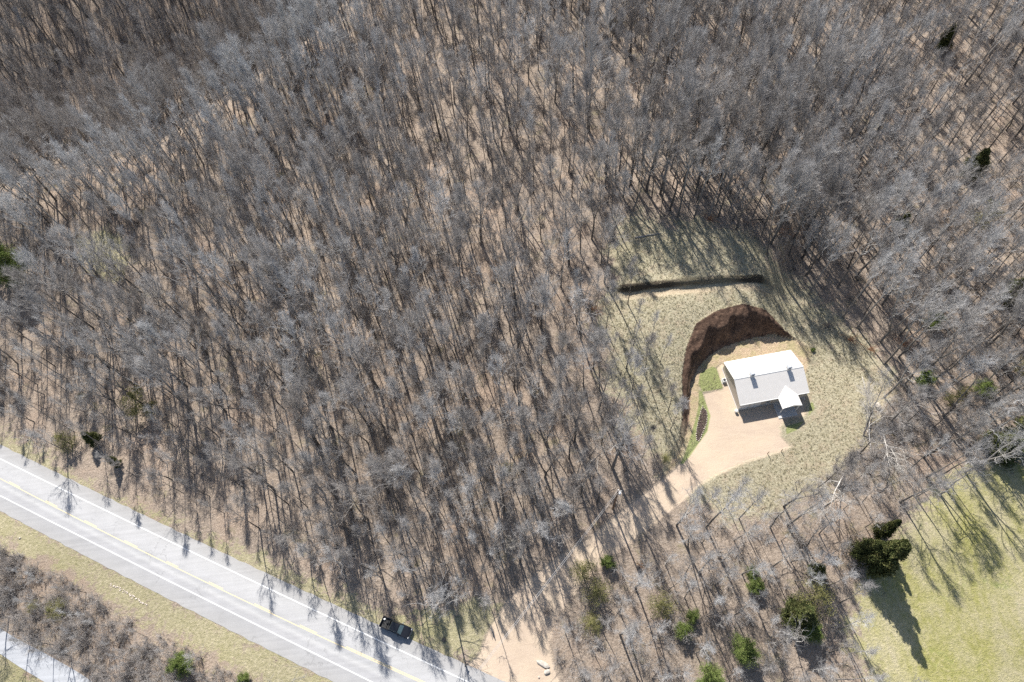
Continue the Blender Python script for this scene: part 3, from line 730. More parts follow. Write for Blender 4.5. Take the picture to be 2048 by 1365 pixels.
# ------------------------------------------------------------------ instanced stuff through geometry nodes
def scatter(name, pts, rots, scales, idx, protos, mat_kind_label, cat, tints=None):
    me = bpy.data.meshes.new(name); me.vertices.add(len(pts)); me.vertices.foreach_set('co', np.asarray(pts, np.float32).ravel())
    a = me.attributes.new('rot', 'FLOAT_VECTOR', 'POINT'); a.data.foreach_set('vector', np.asarray(rots, np.float32).ravel())
    sc3 = np.asarray(scales, np.float32); kx = np.random.RandomState(1).uniform(.86, 1.14, len(sc3)); sc3 = np.stack([sc3*kx, sc3*(2-kx), sc3], -1).astype(np.float32)
    a = me.attributes.new('siz', 'FLOAT_VECTOR', 'POINT'); a.data.foreach_set('vector', sc3.ravel())
    a = me.attributes.new('tint', 'FLOAT', 'POINT'); a.data.foreach_set('value', np.asarray(tints if tints is not None else np.full(len(pts), .5), np.float32))
    a = me.attributes.new('pick', 'INT', 'POINT'); a.data.foreach_set('value', np.asarray(idx, np.int32))
    o = bpy.data.objects.new(name, me); C.objects.link(o)
    g = bpy.data.node_groups.new(name, 'GeometryNodeTree'); g.interface.new_socket('Geometry', in_out='INPUT', socket_type='NodeSocketGeometry'); g.interface.new_socket('Geometry', in_out='OUTPUT', socket_type='NodeSocketGeometry')
    N = g.nodes; L = g.links; gi = N.new('NodeGroupInput'); go = N.new('NodeGroupOutput'); jn = N.new('GeometryNodeJoinGeometry')
    def named(nm, dt):
        q = N.new('GeometryNodeInputNamedAttribute'); q.data_type = dt; q.inputs[0].default_value = nm; return q.outputs[0]
    rot, siz, pick = named('rot', 'FLOAT_VECTOR'), named('siz', 'FLOAT_VECTOR'), named('pick', 'INT')
    for i, objs in enumerate(protos):
        cmpn = N.new('FunctionNodeCompare'); cmpn.data_type = 'INT'; cmpn.operation = 'EQUAL'; L.new(pick, cmpn.inputs[2]); cmpn.inputs[3].default_value = i
        jj = N.new('GeometryNodeJoinGeometry')
        for ob in objs:
            oi = N.new('GeometryNodeObjectInfo'); oi.inputs[0].default_value = ob; oi.transform_space = 'ORIGINAL'
            ip = N.new('GeometryNodeInstanceOnPoints'); L.new(gi.outputs[0], ip.inputs['Points']); L.new(cmpn.outputs[0], ip.inputs['Selection'])
            L.new(oi.outputs['Geometry'], ip.inputs['Instance']); L.new(rot, ip.inputs['Rotation']); L.new(siz, ip.inputs['Scale'])
            L.new(ip.outputs[0], jn.inputs[0])
    L.new(jn.outputs[0], go.inputs[0])
    md = o.modifiers.new('scatter', 'NODES'); md.node_group = g
    tag(o, mat_kind_label, cat, None, 'stuff'); return o
for i in range(NS):
    if i not in proto_obj: raise RuntimeError('style without a placed tree')
scatter('forest', [t[:3] for t in rest], [(t[6], t[7], t[5]) for t in rest], [t[4] for t in rest], [t[3] for t in rest], [proto_obj[i] for i in range(NS)],
        'leafless grey wood stretching away behind the nearer trees', 'forest', [tnt.get((t[0], t[1]), .5) for t in rest])

# bare shrubs and saplings
def shrub(seed, H, n, sp):
    R = random.Random(seed); segs = []
    for i in range(n):
        a = R.uniform(0, 6.28); p = Vector((R.gauss(0, .12*sp), R.gauss(0, .12*sp), -.05)); d = rotated(Vector((0, 0, 1)), R.uniform(.1, .75)*sp, a); L = H*R.uniform(.6, 1.1)
        for k in range(4):
            d = (d+Vector((R.gauss(0, .18), R.gauss(0, .18), R.gauss(.05, .12)))).normalized(); q = p+d*L/4; segs.append((tuple(p), tuple(q), .028-.005*k, .022-.005*k))
            for m in range(4 if k else 1):
                e = p.lerp(q, R.random()); dd = rotated(d, R.uniform(.4, 1.0), R.uniform(0, 6.28)); f = e+dd*H*R.uniform(.12, .28); segs.append((tuple(e), tuple(f), .012, .007))
                for w_ in range(2): 
                    g_ = e.lerp(f, R.uniform(.3, .9)); h_ = g_+rotated(dd, R.uniform(.4, 1), R.uniform(0, 6.28))*H*R.uniform(.06, .14); segs.append((tuple(g_), tuple(h_), .008, .004))
            p = q
    return segs
shrub_me = []
for i, (H, n, sp) in enumerate([(3.2, 9, 1.0), (2.2, 14, 1.3), (4.6, 5, .55), (1.5, 16, 1.5)]):
    V, F = tubes_fast(shrub(300+i, H, n, sp), 3); m = np_mesh('stems', V, F); m.materials.append(M['brush']); shrub_me.append(m)
SH = [((1095, 1225), 1, 1.0, 'dark bare shrub on the driveway inner bend'), ((1082, 1262), 0, .8, 'dark bare shrub below the inner bend, nearest the driveway mouth'),
      ((1808, 700), 2, 1.0, 'rusty thin shrub at the clearing edge below the long grey trunk'), ((1655, 655), 3, 1.2, 'low bare shrub right of the cut bank top')]
sh_obj = []
for (px, py), k, s, lab in SH:
    p = at(px, py); o = link('bare_shrub', shrub_me[k]); o.location = p; o.scale = (s,)*3; tag(o, lab, 'shrub', 'bare shrubs'); sh_obj.append(o)
sh_by = {k: o for (_, k, _, _), o in zip(SH, sh_obj)}
rus_me = shrub_me[1].copy(); rus_me.materials.clear(); rus_me.materials.append(M['russet'])
RU = [((1700, 680), 1.1, 'rusty orange bush between the long grey trunks right of the clearing'), ((1740, 700), .9, 'rusty orange bush above the clearing right edge'), ((1808, 690), 1.2, 'rusty orange bush right of the second long grey trunk'),
      ((1420, 440), 1.0, 'rusty bush beside the pale trunk above the terrace'), ((1560, 465), 1.3, 'rusty bush at the upper right corner of the terrace'), ((1500, 450), .8, 'small rusty bush above the terrace'),
      ((1190, 620), 1.1, 'rusty brush left of the clearing'), ((1128, 620), .8, 'small rusty brush in the wood left of the clearing'), ((1280, 1130), .6, 'small rusty bush in the lower wood')]
for (px, py), s, lab in RU:
    p = at(px, py); o = link('rusty_bush', rus_me); o.location = p; o.scale = (s*1.2, s*1.2, s*.8); tag(o, lab, 'bush', 'rusty bushes')
R4 = random.Random(5); SP = []; RT = []; SZ = []; IX = []
Nn = 18000; ux = np.array([R4.uniform(*xs_) for _ in range(Nn)]); uy = np.array([R4.uniform(*ys_) for _ in range(Nn)]); uz = terrain(ux, uy)
okk = np.ones(Nn, bool)
for k, m in {'grass': 0, 'gravel': .8, 'meadow': 1.5, 'vergeN': 1.2, 'vergeS': 1.0, 'pathside': 0, 'glade': 0}.items(): okk &= sdf(ux, uy, W_[k]) > m
r2 = (ux-RA[0])*_n[0]+(uy-RA[1])*_n[1]; s2 = (ux-RA[0])*_t[0]+(uy-RA[1])*_t[1]
okk &= ~((r2 < pv(north, s2)+4) & (r2 > pv(south, s2)-3)); okk &= sdf(ux, uy, _pw) > .8
ppx, ppy = toPx(np.stack([ux, uy, uz], -1)); okk &= (ppx > -100) & (ppx < 2150) & (ppy > -120) & (ppy < 1430)
isc = inside(ux, uy, SC); dens = wobble(ux, uy, .12, 8)
for i in range(Nn):
    if not okk[i]: continue
    if not isc[i] and R4.random() > .42+.3*dens[i]: continue
    SP.append((ux[i], uy[i], uz[i])); RT.append((R4.gauss(0, .1), R4.gauss(0, .1), R4.uniform(0, 6.28))); SZ.append(R4.uniform(.5, 1.15)); IX.append(R4.choices(range(4), [4, 3, 5, 3])[0])
Nc = len(SP)
# extra brush along the scrub between the roads
scx = [p[0] for p in SC]; scy = [p[1] for p in SC]
for _ in range(2600):
    x = R4.uniform(min(scx), max(scx)); y = R4.uniform(min(scy), max(scy)); X, Y = np.array([x]), np.array([y])
    if not inside(X, Y, SC)[0] or sdf(X, Y, _pw)[0] < .8 or sdf(X, Y, W_['vergeS'])[0] < .8: continue
    SP.append((x, y, T(x, y))); RT.append((R4.gauss(0, .12), R4.gauss(0, .12), R4.uniform(0, 6.28))); SZ.append(R4.uniform(.5, 1.1)); IX.append(R4.choices(range(4), [4, 4, 2, 3])[0])
TG = [tuple(q[:2]) for q in ats([(1640, 960), (1730, 880), (1760, 830), (1800, 800), (1850, 850), (1800, 930), (1720, 990)])]
for _ in range(900):
    x = R4.uniform(min(p[0] for p in TG), max(p[0] for p in TG)); y = R4.uniform(min(p[1] for p in TG), max(p[1] for p in TG))
    if R4.random() < .45 and inside(np.array([x]), np.array([y]), TG)[0]:
        SP.append((x, y, T(x, y))); RT.append((R4.gauss(0, .5), R4.gauss(0, .5), R4.uniform(0, 6.28))); SZ.append(R4.uniform(.5, 1.0)); IX.append(R4.choices(range(4), [4, 4, 2, 3])[0])
_spx = np.array([p[0] for p in SP]); _spy = np.array([p[1] for p in SP]); _br = inside(_spx, _spy, SC) | inside(_spx, _spy, LW) | inside(_spx, _spy, TG)
scatter('undergrowth', SP, RT, SZ, IX, [(sh_by[i],) for i in range(4)], 'leafless brush and saplings under the bare trees', 'undergrowth', np.where(_br, .9, .4))
print('trees', len(ind), len(rest), 'brush', len(SP))

# ------------------------------------------------------------------ evergreens
def leaf_mat(name, a, b, c):
    t = NT(name, .8); f = t.noise(1.4, 4, .7); g = t.ramp(f, [(.3, a), (.5, b), (.72, c)]); t.col(g); t.b.inputs['Specular IOR Level'].default_value = .2; return t.m
M['cedar'] = leaf_mat('cedar_foliage', (.05, .07, .022), (.10, .115, .04), (.20, .185, .075))
M['lightgreen'] = leaf_mat('light_foliage', (.10, .15, .035), (.19, .245, .07), (.31, .34, .13))
M['olive'] = leaf_mat('olive_foliage', (.12, .13, .05), (.22, .21, .085), (.36, .32, .15))
def leaf_crown(seed, H, Rr, shape, n, leaf=.2, gap=.35):
    R = np.random.RandomState(seed); V = []; F = []
    nb = 60 if shape == 'cone' else 34     # boughs
    B = []
    for i in range(nb):
        t = (i+R.rand())/nb; a = R.uniform(0, 6.28)
        if shape == 'cone': rad = Rr*(1-t)**.75*R.uniform(.72, 1.12); z0 = H*(.08+.9*t)
        else: rad = Rr*math.sqrt(max(.03, 1-(2*t-.9)**2))*R.uniform(.75, 1.1); z0 = H*(.12+.85*t)
        B.append((a, rad, z0))
    per = n//nb
    for a, rad, z0 in B:
        u = R.rand(per)**.6; r = rad*u+.05; sw = (.28+.12*R.rand())*rad*(1.1-.5*u)+.1
        off = R.normal(0, 1, (per, 3))*np.array([.55, .55, .4])*sw[:, None]
        c = np.stack([r*cos(a), r*sin(a), z0+.18*r*(1 if shape == 'cone' else .4)+0*r], -1)+off; c[:, 2] = np.clip(c[:, 2], .1, H*1.03)
        s = leaf*R.uniform(.6, 1.4, per)
        for k in range(2):
            d1 = R.normal(0, 1, (per, 3)); d1 /= np.linalg.norm(d1, axis=1)[:, None]; d2 = R.normal(0, 1, (per, 3)); d2 -= (d1*d2).sum(1)[:, None]*d1; d2 /= np.linalg.norm(d2, axis=1)[:, None]
            V.append(np.stack([c-d1*s[:, None]*.5, c+d2*s[:, None]*.35, c+d1*s[:, None], c-d2*s[:, None]*.35], 1).reshape(-1, 3))
    V = np.concatenate(V); F = np.arange(len(V)).reshape(-1, 4); return V, F
ev_me = {}
def ev(kind, k):
    if (kind, k) in ev_me: return ev_me[(kind, k)]
    shp = {'cedar': ('cone', 1.0, .30), 'round': ('round', 1.0, .52), 'olive': ('round', 1.0, .5)}[kind]
    V, F = leaf_crown(500+k+len(kind)*7, 5.0, 5.0*shp[2]*(.92 if kind != 'cedar' else .86), shp[0], {'cedar': 22000, 'round': 14000, 'olive': 3200}[kind], {'cedar': .10, 'round': .10, 'olive': .10}[kind])
    m = np_mesh('crown', V, F); m.materials.append({'cedar': M['cedar'], 'round': M['lightgreen'], 'olive': M['olive']}[kind])
    tb, _ = tubes_fast([((0, 0, -.3), (0, 0, 2.2), .12, .09), ((0, 0, 2.2), (.05, 0, 4.6), .09, .02)], 6), 0
    m2 = np_mesh('trunk', *tb); m2.materials.append(M['bark']); ev_me[(kind, k)] = (m, m2); return m, m2
EV = [((1738, 1130), 'cedar', 15.5, 'tallest dark cedar, in the middle of the clump beside the meadow', .62), ((1752, 1070), 'cedar', 10, 'dark pointed cedar at the top of the clump beside the meadow', .52),
      ((1714, 1110), 'cedar', 10, 'brownish green cedar on the left flank of the tallest cedar', .75), ((1753, 1112), 'cedar', 12, 'dark cedar on the meadow side of the tallest cedar', .5),
      ((1590, 1235), 'cedar', 8.5, 'dark cedar left of the pair below the tallest cedar', 1.25), ((1618, 1262), 'round', 4, 'light green bush at the foot of the dark cedar pair', 1), ((1616, 1205), 'olive', 7, 'olive cedar above the pair below the tallest cedar', 1.1), ((1628, 1145), 'cedar', 5, 'small dark cedar between the two cedar clumps', 1.1),
      ((1484, 1300), 'round', 5, 'round bright green tree in the lower wood', 1), ((1414, 1362), 'round', 5, 'round bright green tree cut by the bottom edge', 1), ((1362, 1265), 'round', 3.6, 'dark and light green tree right of centre in the lower wood', .9), ((1385, 1235), 'round', 2.6, 'smaller green bush touching the upper right of a green tree in the lower wood', 1),
      ((1190, 1190), 'olive', 5, 'yellow green tree on the driveway inner edge', 1.15), ((1165, 1150), 'olive', 4.5, 'yellow green bush above the yellow green tree by the driveway', 1.2), ((1215, 1130), 'round', 2.6, 'dark green bush at the driveway edge above the yellow green one', 1.1), ((1318, 1215), 'olive', 5, 'grey green tree in the upper part of the lower wood', 1.1), ((1180, 1250), 'olive', 4.0, 'thin olive bush below the yellow green tree', 1.2),
      ((1500, 1150), 'round', 2.5, 'small green bush alone in the lower wood, upper one', 1), ((1508, 1175), 'round', 3, 'small green bush alone in the lower wood, lower one', 1),
      ((372, 1332), 'round', 4.6, 'round green cedar between the two roads', 1), ((492, 1362), 'round', 2.6, 'small green bush at the bottom edge below the road', 1),
      ((52, 560), 'round', 11, 'big green cedar cut by the left edge', .75), ((12, 530), 'olive', 9, 'olive tree behind the cedar at the left edge', 1.2), ((300, 820), 'olive', 8, 'faded green cedar among bare trees in the left wood', 1), ((195, 885), 'cedar', 5.5, 'small dark cedar above the verge at the left', 1), ((145, 890), 'olive', 4.5, 'brownish green bush at the left end of the verge', 1.3), ((238, 930), 'cedar', 5.0, 'dark cedar tucked under bare trees beside the verge', .75),
      ((1938, 350), 'cedar', 8.5, 'dark pointed cedar in the wood at the upper right', 1.25), ((1955, 450), 'olive', 8, 'yellow green tree below the cedar at the upper right', .95), ((1795, 460), 'cedar', 6, 'small dark cedar half hidden above the clearing right corner', 1), ((1880, 100), 'cedar', 8, 'dark green tree deep in the top right wood', 1),
      ((1858, 650), 'round', 4.5, 'small green tree halfway down the right wood', .9), ((1840, 765), 'round', 3.6, 'bright green bush just right of the clearing corner', 1.1), ((1960, 785), 'round', 3.4, 'bright green bush in the right wood beside an olive one', 1.2), ((1922, 790), 'olive', 3, 'olive bush left of the bright one in the right wood', 1.2), ((1897, 808), 'olive', 3.5, 'olive bush lowest of the three in the right wood', 1), ((2015, 600), 'cedar', 8, 'dark green tree near the right edge', 1.3), ((2046, 590), 'round', 7, 'green tree cut by the right edge', 1), ((2035, 745), 'olive', 5, 'olive bushy tree low at the right edge', 1.1),
      ((1990, 905), 'cedar', 7.5, 'dark cedar above the meadow at the right edge', 1.6), ((2040, 880), 'cedar', 9, 'dark cedar above the meadow, cut by the right edge', 1.5),
      ((120, 1225), 'olive', 3, 'green bramble in the scrub between the roads', 1.6), ((75, 1215), 'olive', 2.2, 'thin green bramble left of the larger one in the scrub', 1.3), ((240, 560), 'olive', 2.6, 'low olive bush in the glade at the left', 1.4), ((1015, 940), 'olive', 4, 'faint green sapling in the main wood', .8), ((1330, 920), 'olive', 1.5, 'low olive brush at the lower end of the cut bank', 1.6), ((1625, 702), 'round', .8, 'small green tussock right of the house back corner', 1.3)]
for i, ((px, py), kind, H, lab, wd) in enumerate(EV):
    p = at(px, py); m, m2 = ev(kind, i % 3); big = H > 4.2
    r = empty('evergreen_tree' if big else 'green_bush', p, R4.uniform(0, 6.28), lab, 'evergreen tree' if big else 'bush', 'evergreens among the bare trees' if big else 'green bushes')
    r.scale = (H/5*wd, H/5*wd, H/5); link('crown', m, r)
    if big: link('trunk', m2, r)

# ------------------------------------------------------------------ grass tufts (stuff)
def tuft(seed, n, h, sp, w_):
    R = np.random.RandomState(seed); V = []
    for i in range(n):
        a = R.uniform(0, 6.28); b = R.normal(0, sp*.5, 2); l = h*R.uniform(.6, 1.2); dx = R.normal(0, .5, 2)*l; u = np.array([cos(a), sin(a)])*w_
        V += [(b[0]-u[0], b[1]-u[1], -.02), (b[0]+u[0], b[1]+u[1], -.02), (b[0]+dx[0]+u[0]*.3, b[1]+dx[1]+u[1]*.3, l), (b[0]+dx[0]-u[0]*.3, b[1]+dx[1]-u[1]*.3, l)]
    return np.array(V), np.arange(4*n).reshape(-1, 4)
def tuft_mat(name, a, b, c):
    t = NT(name, .9); oi = t.n('ShaderNodeObjectInfo'); t.col(t.ramp(oi.outputs['Random'], [(0, a), (.5, b), (1, c)])); t.b.inputs['Specular IOR Level'].default_value = .15; return t.m
M['tuft'] = tuft_mat('dry_tuft', (.42, .385, .26), (.54, .495, .355), (.66, .61, .46))
M['tuftg'] = tuft_mat('green_tuft', (.28, .28, .14), (.38, .37, .20), (.50, .47, .28))
tm = []
for i in range(3):
    V, F = tuft(i, 22, .17, .15, .015); m = np_mesh('tuft', V, F); m.materials.append(M['tuftg' if i == 2 else 'tuft']); tm.append(m)
GT = []
for k, ((px, py), lab) in enumerate([((1650, 850), 'pale grass tussock right of the house shadow'), ((1690, 760), 'pale grass tussock midway between house and long trunks'), ((1660, 705), 'greenish grass tussock behind the house right corner')]):
    o = link('grass_tussock', tm[k]); o.location = at(px, py); o.scale = (1.6,)*3; tag(o, lab, 'grass tussock', 'grass tussocks'); GT.append(o)
gx0 = [p[0] for p in W_['grass']]; gy0 = [p[1] for p in W_['grass']]
Ng = 24000; ax_ = R4.random; vx = np.random.RandomState(4).uniform(min(gx0), max(gx0), Ng); vy = np.random.RandomState(5).uniform(min(gy0), max(gy0), Ng)
kk = (sdf(vx, vy, W_['grass'])+2.2*wobble(vx, vy, .5, 12)+np.random.RandomState(9).uniform(-1.5, 1.5, Ng) < -1) & (sdf(vx, vy, W_['gravel']) > .4) & (sdf(vx, vy, W_['soil']) > .2+wobble(vx, vy, .9, 7)) & (sdf(vx, vy, W_['lawnC']) > .2)
btt = bank_t(vx, vy); kk &= ~((btt > .02) & (btt < .97) & (bank_h(vx, vy) > .7))
yl = np.interp(vx, [p[0] for p in BERM], [p[1] for p in BERM]); kk &= np.abs(vy-yl+.6) > 1.2
vx, vy = vx[kk], vy[kk]; vz = terrain(vx, vy); n = len(vx); rr = np.random.RandomState(6)
pk = rr.choice(3, n, p=[.5, .42, .08])
scatter('grass', np.stack([vx, vy, vz], -1), np.stack([rr.normal(0, .1, n), rr.normal(0, .1, n), rr.uniform(0, 6.28, n)], -1), rr.uniform(.5, 1.15, n), pk, [(o,) for o in GT], 'tufted dry grass of the clearing round the house', 'grass')

# ------------------------------------------------------------------ house
HP = dict(c=(0, 0), th=0, L=15, W=10.4)
def fit_house():
    obs = {'bl': (1444, 725.5), 'rl': (1468, 755), 'fl': (1484, 808), 'br': (1578, 706), 'rr': (1605, 734.5), 'fr': (1624, 785)}
    EH, RH = 2.75+3, 4.75+3
    def model(p):
        cx, cy, th, L, W_h = p; u = np.array([cos(th), sin(th), 0]); v = np.array([-sin(th), cos(th), 0]); c = np.array([cx, cy, 0]); k = np.array([0, 0, 1.0])
        return [c-u*L/2+v*W_h/2+k*EH, c-u*L/2+k*RH, c-u*L/2-v*W_h/2+k*EH, c+u*L/2+v*W_h/2+k*EH, c+u*L/2+k*RH, c+u*L/2-v*W_h/2+k*EH]
    O = np.array(list(obs.values()))
    def res(p):
        X, Y = toPx(np.array(model(p))); return np.r_[X-O[:, 0], Y-O[:, 1]]
    c = plane(1540, 765, 6); p = np.array([c[0], c[1], .05, 15, 10.5])
    for _ in range(60):
        r = res(p); J = np.array([(res(p+np.eye(5)[i]*1e-4)-r)/1e-4 for i in range(5)]).T; p = p-np.linalg.solve(J.T@J+1e-3*np.eye(5), J.T@r)
    print('HOUSE', p.round(2), res(p).round(1)); return p
hp = fit_house(); HL, HW = float(hp[3]), float(hp[4]); EH, RHt = 2.75, 4.75
house = empty('house', (hp[0], hp[1], 3.0), hp[2], 'tan metal sided house with pale ribbed gable roof on gravel pad', 'house')
wx, wy = HL/2-.2, HW/2-.14; slope = (RHt-EH)/(HW/2)
def roof_z(y): return RHt-slope*abs(y)
m = MB(); m.box((0, -wy+.08, (EH-.1)/2), (2*wx, .16, EH-.1)); m.box((0, wy-.08, (EH-.1)/2), (2*wx, .16, EH-.1)); m.build('wall', M['wall'], house)
for s in (-1, 1):
    m = MB(); m.prism([(-wy+.165, 0), (wy-.165, 0), (wy-.165, roof_z(wy-.165)-.16), (0, RHt-.16), (-wy+.165, roof_z(wy-.165)-.16)], 0, s*wx-s*.16, s*wx); m.build('gable_wall', M['wally'], house)
m = MB(); m.box((0, 0, .04), (2*wx+.24, 2*wy+.24, .16)); m.build('foundation', M['concrete'], house)
roof = None
m = MB(); hl = HL/2; th_ = .1
for s in (-1, 1):
    y0, y1 = 0.0, s*HW/2
    V = [(-hl, y0, RHt), (hl, y0, RHt), (hl, y1, EH), (-hl, y1, EH), (-hl, y0, RHt-th_), (hl, y0, RHt-th_), (hl, y1, EH-th_), (-hl, y1, EH-th_)]
    m.add(V, [(0, 1, 2, 3), (7, 6, 5, 4), (2, 6, 7, 3), (1, 5, 6, 2), (0, 3, 7, 4)])
roof = m.build('roof', M['roof'], house)
m = MB(); m.prism([(-.16, RHt-.02), (0, RHt+.045), (.16, RHt-.02), (0, RHt+.01)], 0, -hl-.02, hl+.02); m.build('ridge_cap', M['trim'], roof)
for s in (-1, 1):
    m = MB(); m.box((0, s*(HW/2+.06), EH-.07), (HL+.02, .12, .12)); m.build('gutter', M['trim'], roof)
for s in (-1, 1):
    m = MB()
    for q in (-1, 1):
        m.prism([(0, RHt-th_-.1), (0, RHt+.02), (q*(HW/2), EH+.02), (q*(HW/2), EH-th_-.1)], 0, s*(hl+.003), s*(hl+.05))
    m.build('rake_trim', M['trim'], roof)
def chimney(ux, vy_):
    base = roof_z(vy_); m = MB(); m.box((ux, vy_, base+.42), (.78, .78, 1.2)); o = m.build('chimney', M['trim'], roof)
    m = MB(); m.box((ux, vy_, base+1.1), (.98, .98, .16), taper=.6); m.build('chimney_cap', M['galv'], o)
    m = MB(); m.box((ux, vy_-.40, base+.66), (.5, .03, .36)); m.build('louver', M['dark'], o)
# ridge runs (1468,755)-(1605,734); the stacks stand at 25 % and 79 % of it
chimney(-hl+HL*.25, .12); chimney(-hl+HL*.785, .12)
for ux, vy_ in ((-hl+HL*.19, 3.1), (-hl+HL*.64, 3.1)):
    m = MB(); m.tube([(ux, vy_, roof_z(vy_)-.05), (ux, vy_, roof_z(vy_)+.3)], .06, 10); m.build('vent_pipe', M['galv'], roof)
# front openings
yf = -wy
def opening(name, f0, f1, z0, z1, mat, depth=.05):
    x0, x1 = -hl+HL*f0, -hl+HL*f1; m = MB(); m.box(((x0+x1)/2, yf-depth/2-.01, (z0+z1)/2), (x1-x0, depth, z1-z0)); return m.build(name, mat, house), x0, x1
for f0, f1 in ((.035, .155), (.175, .325)):
    o, x0, x1 = opening('garage_door', f0, f1, .13, 2.35, M['door'])
    m = MB()
    for zz in (.65, 1.2, 1.75): m.box(((x0+x1)/2, yf-.07, zz), (x1-x0-.1, .02, .03))
    m.build('panel_line', M['galv'], o)
    m = MB(); m.box((x0-.06, yf-.035, 1.25), (.1, .09, 2.3)); m.box((x1+.06, yf-.035, 1.25), (.1, .09, 2.3)); m.box(((x0+x1)/2, yf-.035, 2.42), (x1-x0+.26, .09, .1)); m.build('frame', M['trim'], o)
def win(f0, f1, z0=.95, z1=2.15):
    x0, x1 = -hl+HL*f0, -hl+HL*f1; m = MB()
    for a, b, c, d in ((x0-.05, x0, z0, z1), (x1, x1+.05, z0, z1), (x0-.05, x1+.05, z0-.06, z0), (x0-.05, x1+.05, z1, z1+.06), ((x0+x1)/2-.02, (x0+x1)/2+.02, z0, z1)):
        m.box(((a+b)/2, yf-.04, (c+d)/2), (b-a, .08, d-c))
    o = m.build('window', M['trim'], house); m = MB(); m.box(((x0+x1)/2, yf-.015, (z0+z1)/2), (x1-x0, .03, z1-z0)); m.build('pane', M['glass'], o)
win(.415, .455); win(.845, .89)
o, x0, x1 = opening('door', .66, .725, .13, 2.2, M['galv']); m = MB(); m.tube([(x1-.12, yf-.06, 1.1), (x1-.12, yf-.14, 1.1)], .03, 8); m.build('handle', M['dark'], o)
win(.60, .64); 
for f in (.012, .165, .335, .50, .985):
    m = MB(); ux = -hl+HL*f; m.tube([(ux, -HW/2-.04, EH-.1), (ux, yf-.13, EH-.3), (ux, yf-.13, .25), (ux, yf-.5, .1)], .05, 6); m.build('downspout', M['trim'] if f in (.012, .985) else M['wall'], house)
# porch
pc, pw, pd = -hl+HL*.69, HL*.285/2, 2.35
ph = roof_z(HW/2)+slope*pw; y_out = -HW/2-pd; y_back = -(RHt-ph)/slope
m = MB()
for s in (-1, 1):
    e = 0.03
    V = [(pc, y_back, ph+e), (pc, y_out, ph+e), (pc+s*pw, y_out, EH+e), (pc+s*pw, -HW/2, EH+e)]
    V += [(a, b, c-.1) for a, b, c in V]
    m.add(V, [(0, 1, 2, 3), (7, 6, 5, 4), (1, 5, 6, 2), (2, 6, 7, 3)])
pr = m.build('porch_roof', M['roofy'], house)
m = MB(); m.prism([(pc-pw+.3, EH+.02), (pc+pw-.3, EH+.02), (pc, ph-.1)], 1, y_out+.12, y_out+.2); m.build('porch_gable', M['wall'], pr)
for s in (-1, 1):
    m = MB(); m.prism([(pc, ph+.05), (pc+s*pw, EH+.05), (pc+s*pw, EH-.12), (pc, ph-.12)], 1, y_out-.04, y_out-.003); m.build('rake_trim', M['trim'], pr)
m = MB(); m.box((pc, y_out+.2, EH-.14), (2*pw-.5, .16, .2)); m.build('porch_beam', M['trim'], house)
for s in (-1, 1):
    m = MB(); m.box((pc+s*(pw-.35), y_out+.2, (EH-.24)/2), (.16, .16, EH-.24)); m.build('porch_post', M['trim'], house)
m = MB(); m.box((pc-.35, -HW/2-pd/2-.35, .07), (2*pw-.1, pd+1.2, .16)); m.build('porch_floor', M['concrete'], house, bevel=.02)
def hloc(u, v, z=0):
    a = hp[2]; return (hp[0]+u*cos(a)-v*sin(a), hp[1]+u*sin(a)+v*cos(a), 3.0+z)
# small things beside the house
r = empty('heat_pump', hloc(-wx-.65, 1.9), hp[2], 'small white heat pump beside the left gable wall of the house', 'heat pump')
m = MB(); m.box((0, 0, .42), (.75, .8, .74)); m.build('casing', M['trim'], r, bevel=.03); m = MB(); m.tube([(0, 0, .79), (0, 0, .82)], .3, 16); m.build('fan_grille', M['dark'], r)
m = MB(); m.box((0, 0, .03), (.95, 1.0, .1)); m.build('pad', M['concrete'], r)
r = empty('planter', hloc(-wx-.5, -wy-.35), hp[2], 'white bin at the front left corner of the house', 'bin')
m = MB(); m.tube([(0, 0, .0), (0, 0, .7)], [.26, .32], 14); m.build('body', M['trim'], r); m = MB(); m.tube([(0, 0, .7), (0, 0, .78)], [.34, .2], 14); m.build('lid', M['trim'], r)
r.name = 'bin'

# ------------------------------------------------------------------ pickup
tp = plane(792, 1255.5, .6); ta = plane(766, 1244, .6); tb = plane(818, 1267, .6); td_ = tb-ta
truck = empty('pickup_truck', (tp[0], tp[1], T(tp[0], tp[1])+.01), math.atan2(td_[1], td_[0]), 'black pickup truck parked on the road verge with its bed open', 'pickup truck')
TL = 5.75; hwd = .98
def shell(prof_low, prof_top, halfw, name, mat, parent, inset=.0, bev=.06):
    m = MB(); m.prism(prof_low, 1, -halfw, halfw); return m.build(name, mat, parent, bevel=bev, smooth=False)
body = shell([(-2.85, .5), (-2.8, .42), (2.7, .38), (2.88, .5), (2.9, .82), (2.8, 1.0), (2.2, 1.1), (1.42, 1.17), (-1.0, 1.17), (-1.0, .72), (-2.85, .72)], None, hwd, 'body', M['paint'], truck)
m = MB()
for s in (-1, 1): m.box((-1.93, s*(hwd-.06), .93), (1.86, .12, .48))
m.build('bed_side', M['paint'], truck, bevel=.02)
m = MB(); m.box((-2.82, 0, .93), (.07, 1.7, .46)); m.build('tailgate', M['paint'], truck)
m = MB(); m.box((-1.9, 0, .74), (1.76, 1.68, .04)); m.build('bed_floor', M['bed'], truck)
